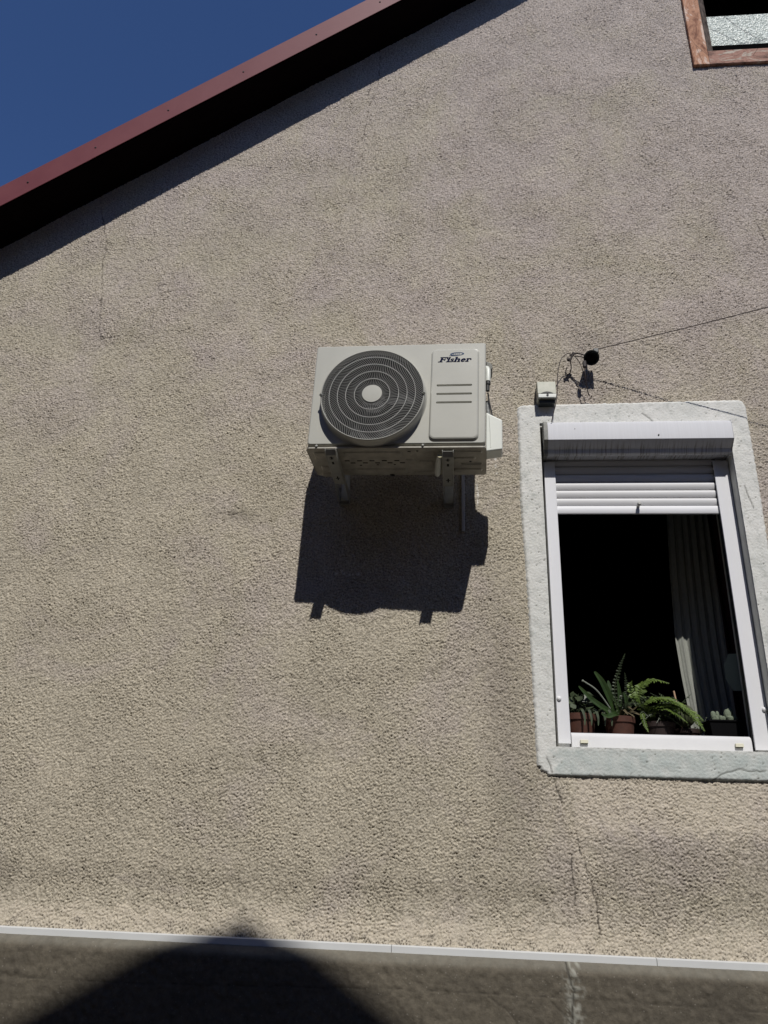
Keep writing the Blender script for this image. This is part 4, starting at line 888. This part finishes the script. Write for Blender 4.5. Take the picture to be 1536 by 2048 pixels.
for k in range(70):
    a, r_, h = g_.uniform(0, 2 * PI), g_.uniform(.0, .07), g_.uniform(.0, .10); c0 = Vector((.065 + r_ * math.cos(a), -.03 + .03 * math.sin(a), .06 + h)); L_ = .006
    d1 = Vector((g_.uniform(-1, 1), g_.uniform(-1, 1), g_.uniform(-1, 1))).normalized() * L_; d2 = d1.cross(Vector((0, 1, .4))).normalized() * L_ * .6
    b._add([c0 - d1, c0 - d2, c0 + d1, c0 + d2], [(0, 1, 2, 3)])
    if k % 5 == 0: b.tube([(.05, -.02, .08), c0], .0009, 4)
b.build('wispy_leaves', M_leafg, parent=p4, fix=False)
# black planter with woolly cacti
p5 = tag(empty('planter_box', (1.225, .235, SZ0)), 'black planter with white woolly cacti at the right end of the sill', 'planter')
b = MB(); v = [(x * s_, y * s_ * .55, z) for z, s_ in ((0, .85), (.125, 1.0)) for x, y in ((-.078, -.1), (.078, -.1), (.078, .1), (-.078, .1))]
b._add(v, [(3, 2, 1, 0), (0, 1, 5, 4), (1, 2, 6, 5), (2, 3, 7, 6), (3, 0, 4, 7)]); b.box(-.082, .082, -.060, .060, .118, .127); b.build('planter_body', M_blackpot, parent=p5, bevel=.003)
for x, y, r_, h in ((-.050, -.03, .011, .040), (-.036, -.02, .012, .022), (-.022, 0, .008, .045), (-.016, -.025, .009, .024), (-.002, -.02, .009, .022), (.016, -.02, .015, .050), (.034, 0, .013, .060), (.020, -.035, .014, .022), (.043, -.02, .014, .026), (-.030, .0, .009, .03)):
    r_ *= 1.12; h *= 1.1; b = MB().lathe([(r_ * .7, .124 - .004), (r_, .124 + h * .4), (r_ * .98, .124 + h * .7), (r_ * .7, .124 + h * .92), (r_ * .3, .124 + h), (.0006, .124 + h * 1.01)], (x, y, 0), 'z', 14); b.build('cactus_stem', M_cactw, parent=p5, smooth=True)
# curtains
def curtain(name, x_of, y0, z0, z1, amp, waves, m, label):
    b = MB(); nu, nv = 200, 60; v = []
    for j in range(nv + 1):
        z = z0 + (z1 - z0) * j / nv; xa, xb = x_of(z)
        for i in range(nu + 1):
            u = i / nu; v.append((xa + (xb - xa) * u, y0 + amp * math.sin(2 * PI * waves * u + .6 * math.sin(z * 2)) + .25 * amp * math.sin(2 * PI * waves * 2.7 * u + z), z))
    b._add(v, [(j * (nu + 1) + i, j * (nu + 1) + i + 1, (j + 1) * (nu + 1) + i + 1, (j + 1) * (nu + 1) + i) for j in range(nv) for i in range(nu)])
    o = b.build(name, m, smooth=True, fix=False); md = o.modifiers.new('t', 'SOLIDIFY'); md.thickness = .0015
    return tag(o, label, 'curtain')
def cx_(z):
    return (float(np.interp(z, [1.6, 2.3, 2.45, 2.645, 3.0, 3.3, 3.9], [1.175, 1.150, 1.137, 1.127, 1.139, 1.157, 1.18])), 1.50)
curtain('net_curtain', cx_, .50, 1.55, 3.95, .006, 9, M_curt, 'white net curtain gathered at the right of the dark window')
curtain('drape', lambda z: (1.36, 1.75), .455, 1.55, 3.95, .02, 4, M_redc, 'dark red drape at the right edge inside the window')
b = MB().prism([(.045 * math.cos(R(22.5 + 45 * k)) * 1.15 + 1.352, 2.452 + .078 * math.sin(R(22.5 + 45 * k)) * 1.25) for k in range(8)], 'y', .352, .358)
tag(b.build('plaque', M_plaq, bevel=.001), 'faint grey octagonal plaque hanging near the right edge of the window', 'plaque')

# ================================================================== NEIGHBOUR'S GABLE (behind the photographer, it casts the shadow on the plinth)
nb = tag(empty('neighbour_house', (.42, -9, 0)), 'neighbouring house with plain rendered gable across the yard', 'house')
NX, NZ, s1, s2 = .419, 8.586, .545, .652
def npnt(o): o.parent = nb; o.matrix_parent_inverse = Matrix.Translation((-.42, 9, 0)); return o
hw = 5.2
b = MB(); b.prism([(NX - hw, 0), (NX - hw, NZ - .25 - s1 * hw), (NX, NZ - .25), (NX + hw, NZ - .25 - s2 * hw), (NX + hw, 0)], 'y', -14.5, -6.25); npnt(b.build('wall', M_neigh))
b = MB(); b.prism([(NX - hw - .5, NZ - s1 * (hw + .5) - .18), (NX - hw - .5, NZ - s1 * (hw + .5)), (NX, NZ), (NX + hw + .5, NZ - s2 * (hw + .5)), (NX + hw + .5, NZ - s2 * (hw + .5) - .18), (NX, NZ - .2)], 'y', -14.8, -5.9); npnt(b.build('roof', M_tile))
for x, z in ((-2.2, 1.2), (1.6, 1.2), (-2.2, 4.2), (1.6, 4.2)):
    b = MB(); b.box(NX + x - .6, NX + x + .6, -6.249, -6.235, z, z + 1.3); f_ = npnt(b.build('window', M_pvc))
    b = MB(); b.box(NX + x - .52, NX + x + .52, -6.2345, -6.230, z + .08, z + 1.22); o = b.build('pane', M_black); o.parent = f_

for i_, (x0, x1, y0_, y1_, h_) in enumerate(((-16, -7.2, -12, 3, 7.2), (13.5, 22, -12, 3, 7.0))):  # unseen side houses, added to cut the sky light reaching the wall
    hs = tag(empty('neighbour_house', ((x0 + x1) / 2, (y0_ + y1_) / 2, 0)), ('unseen house added on the left to hold back sky light', 'unseen house added on the right to hold back sky light')[i_], 'house')
    cx, cy = (x0 + x1) / 2, (y0_ + y1_) / 2
    MB().box(x0 - cx, x1 - cx, y0_ - cy, y1_ - cy, 0, h_).build('wall', M_neigh, parent=hs)
    MB().prism([(x0 - cx - .4, h_ - .1), (x0 - cx - .4, h_ + .02), (0, h_ + 2.6), (x1 - cx + .4, h_ + .02), (x1 - cx + .4, h_ - .1)], 'y', y0_ - cy - .4, y1_ - cy + .4).build('roof', M_tile, parent=hs)
# sub-parts built in world coordinates under window / roof / rails: undo their parents' offset
bpy.context.view_layer.update()
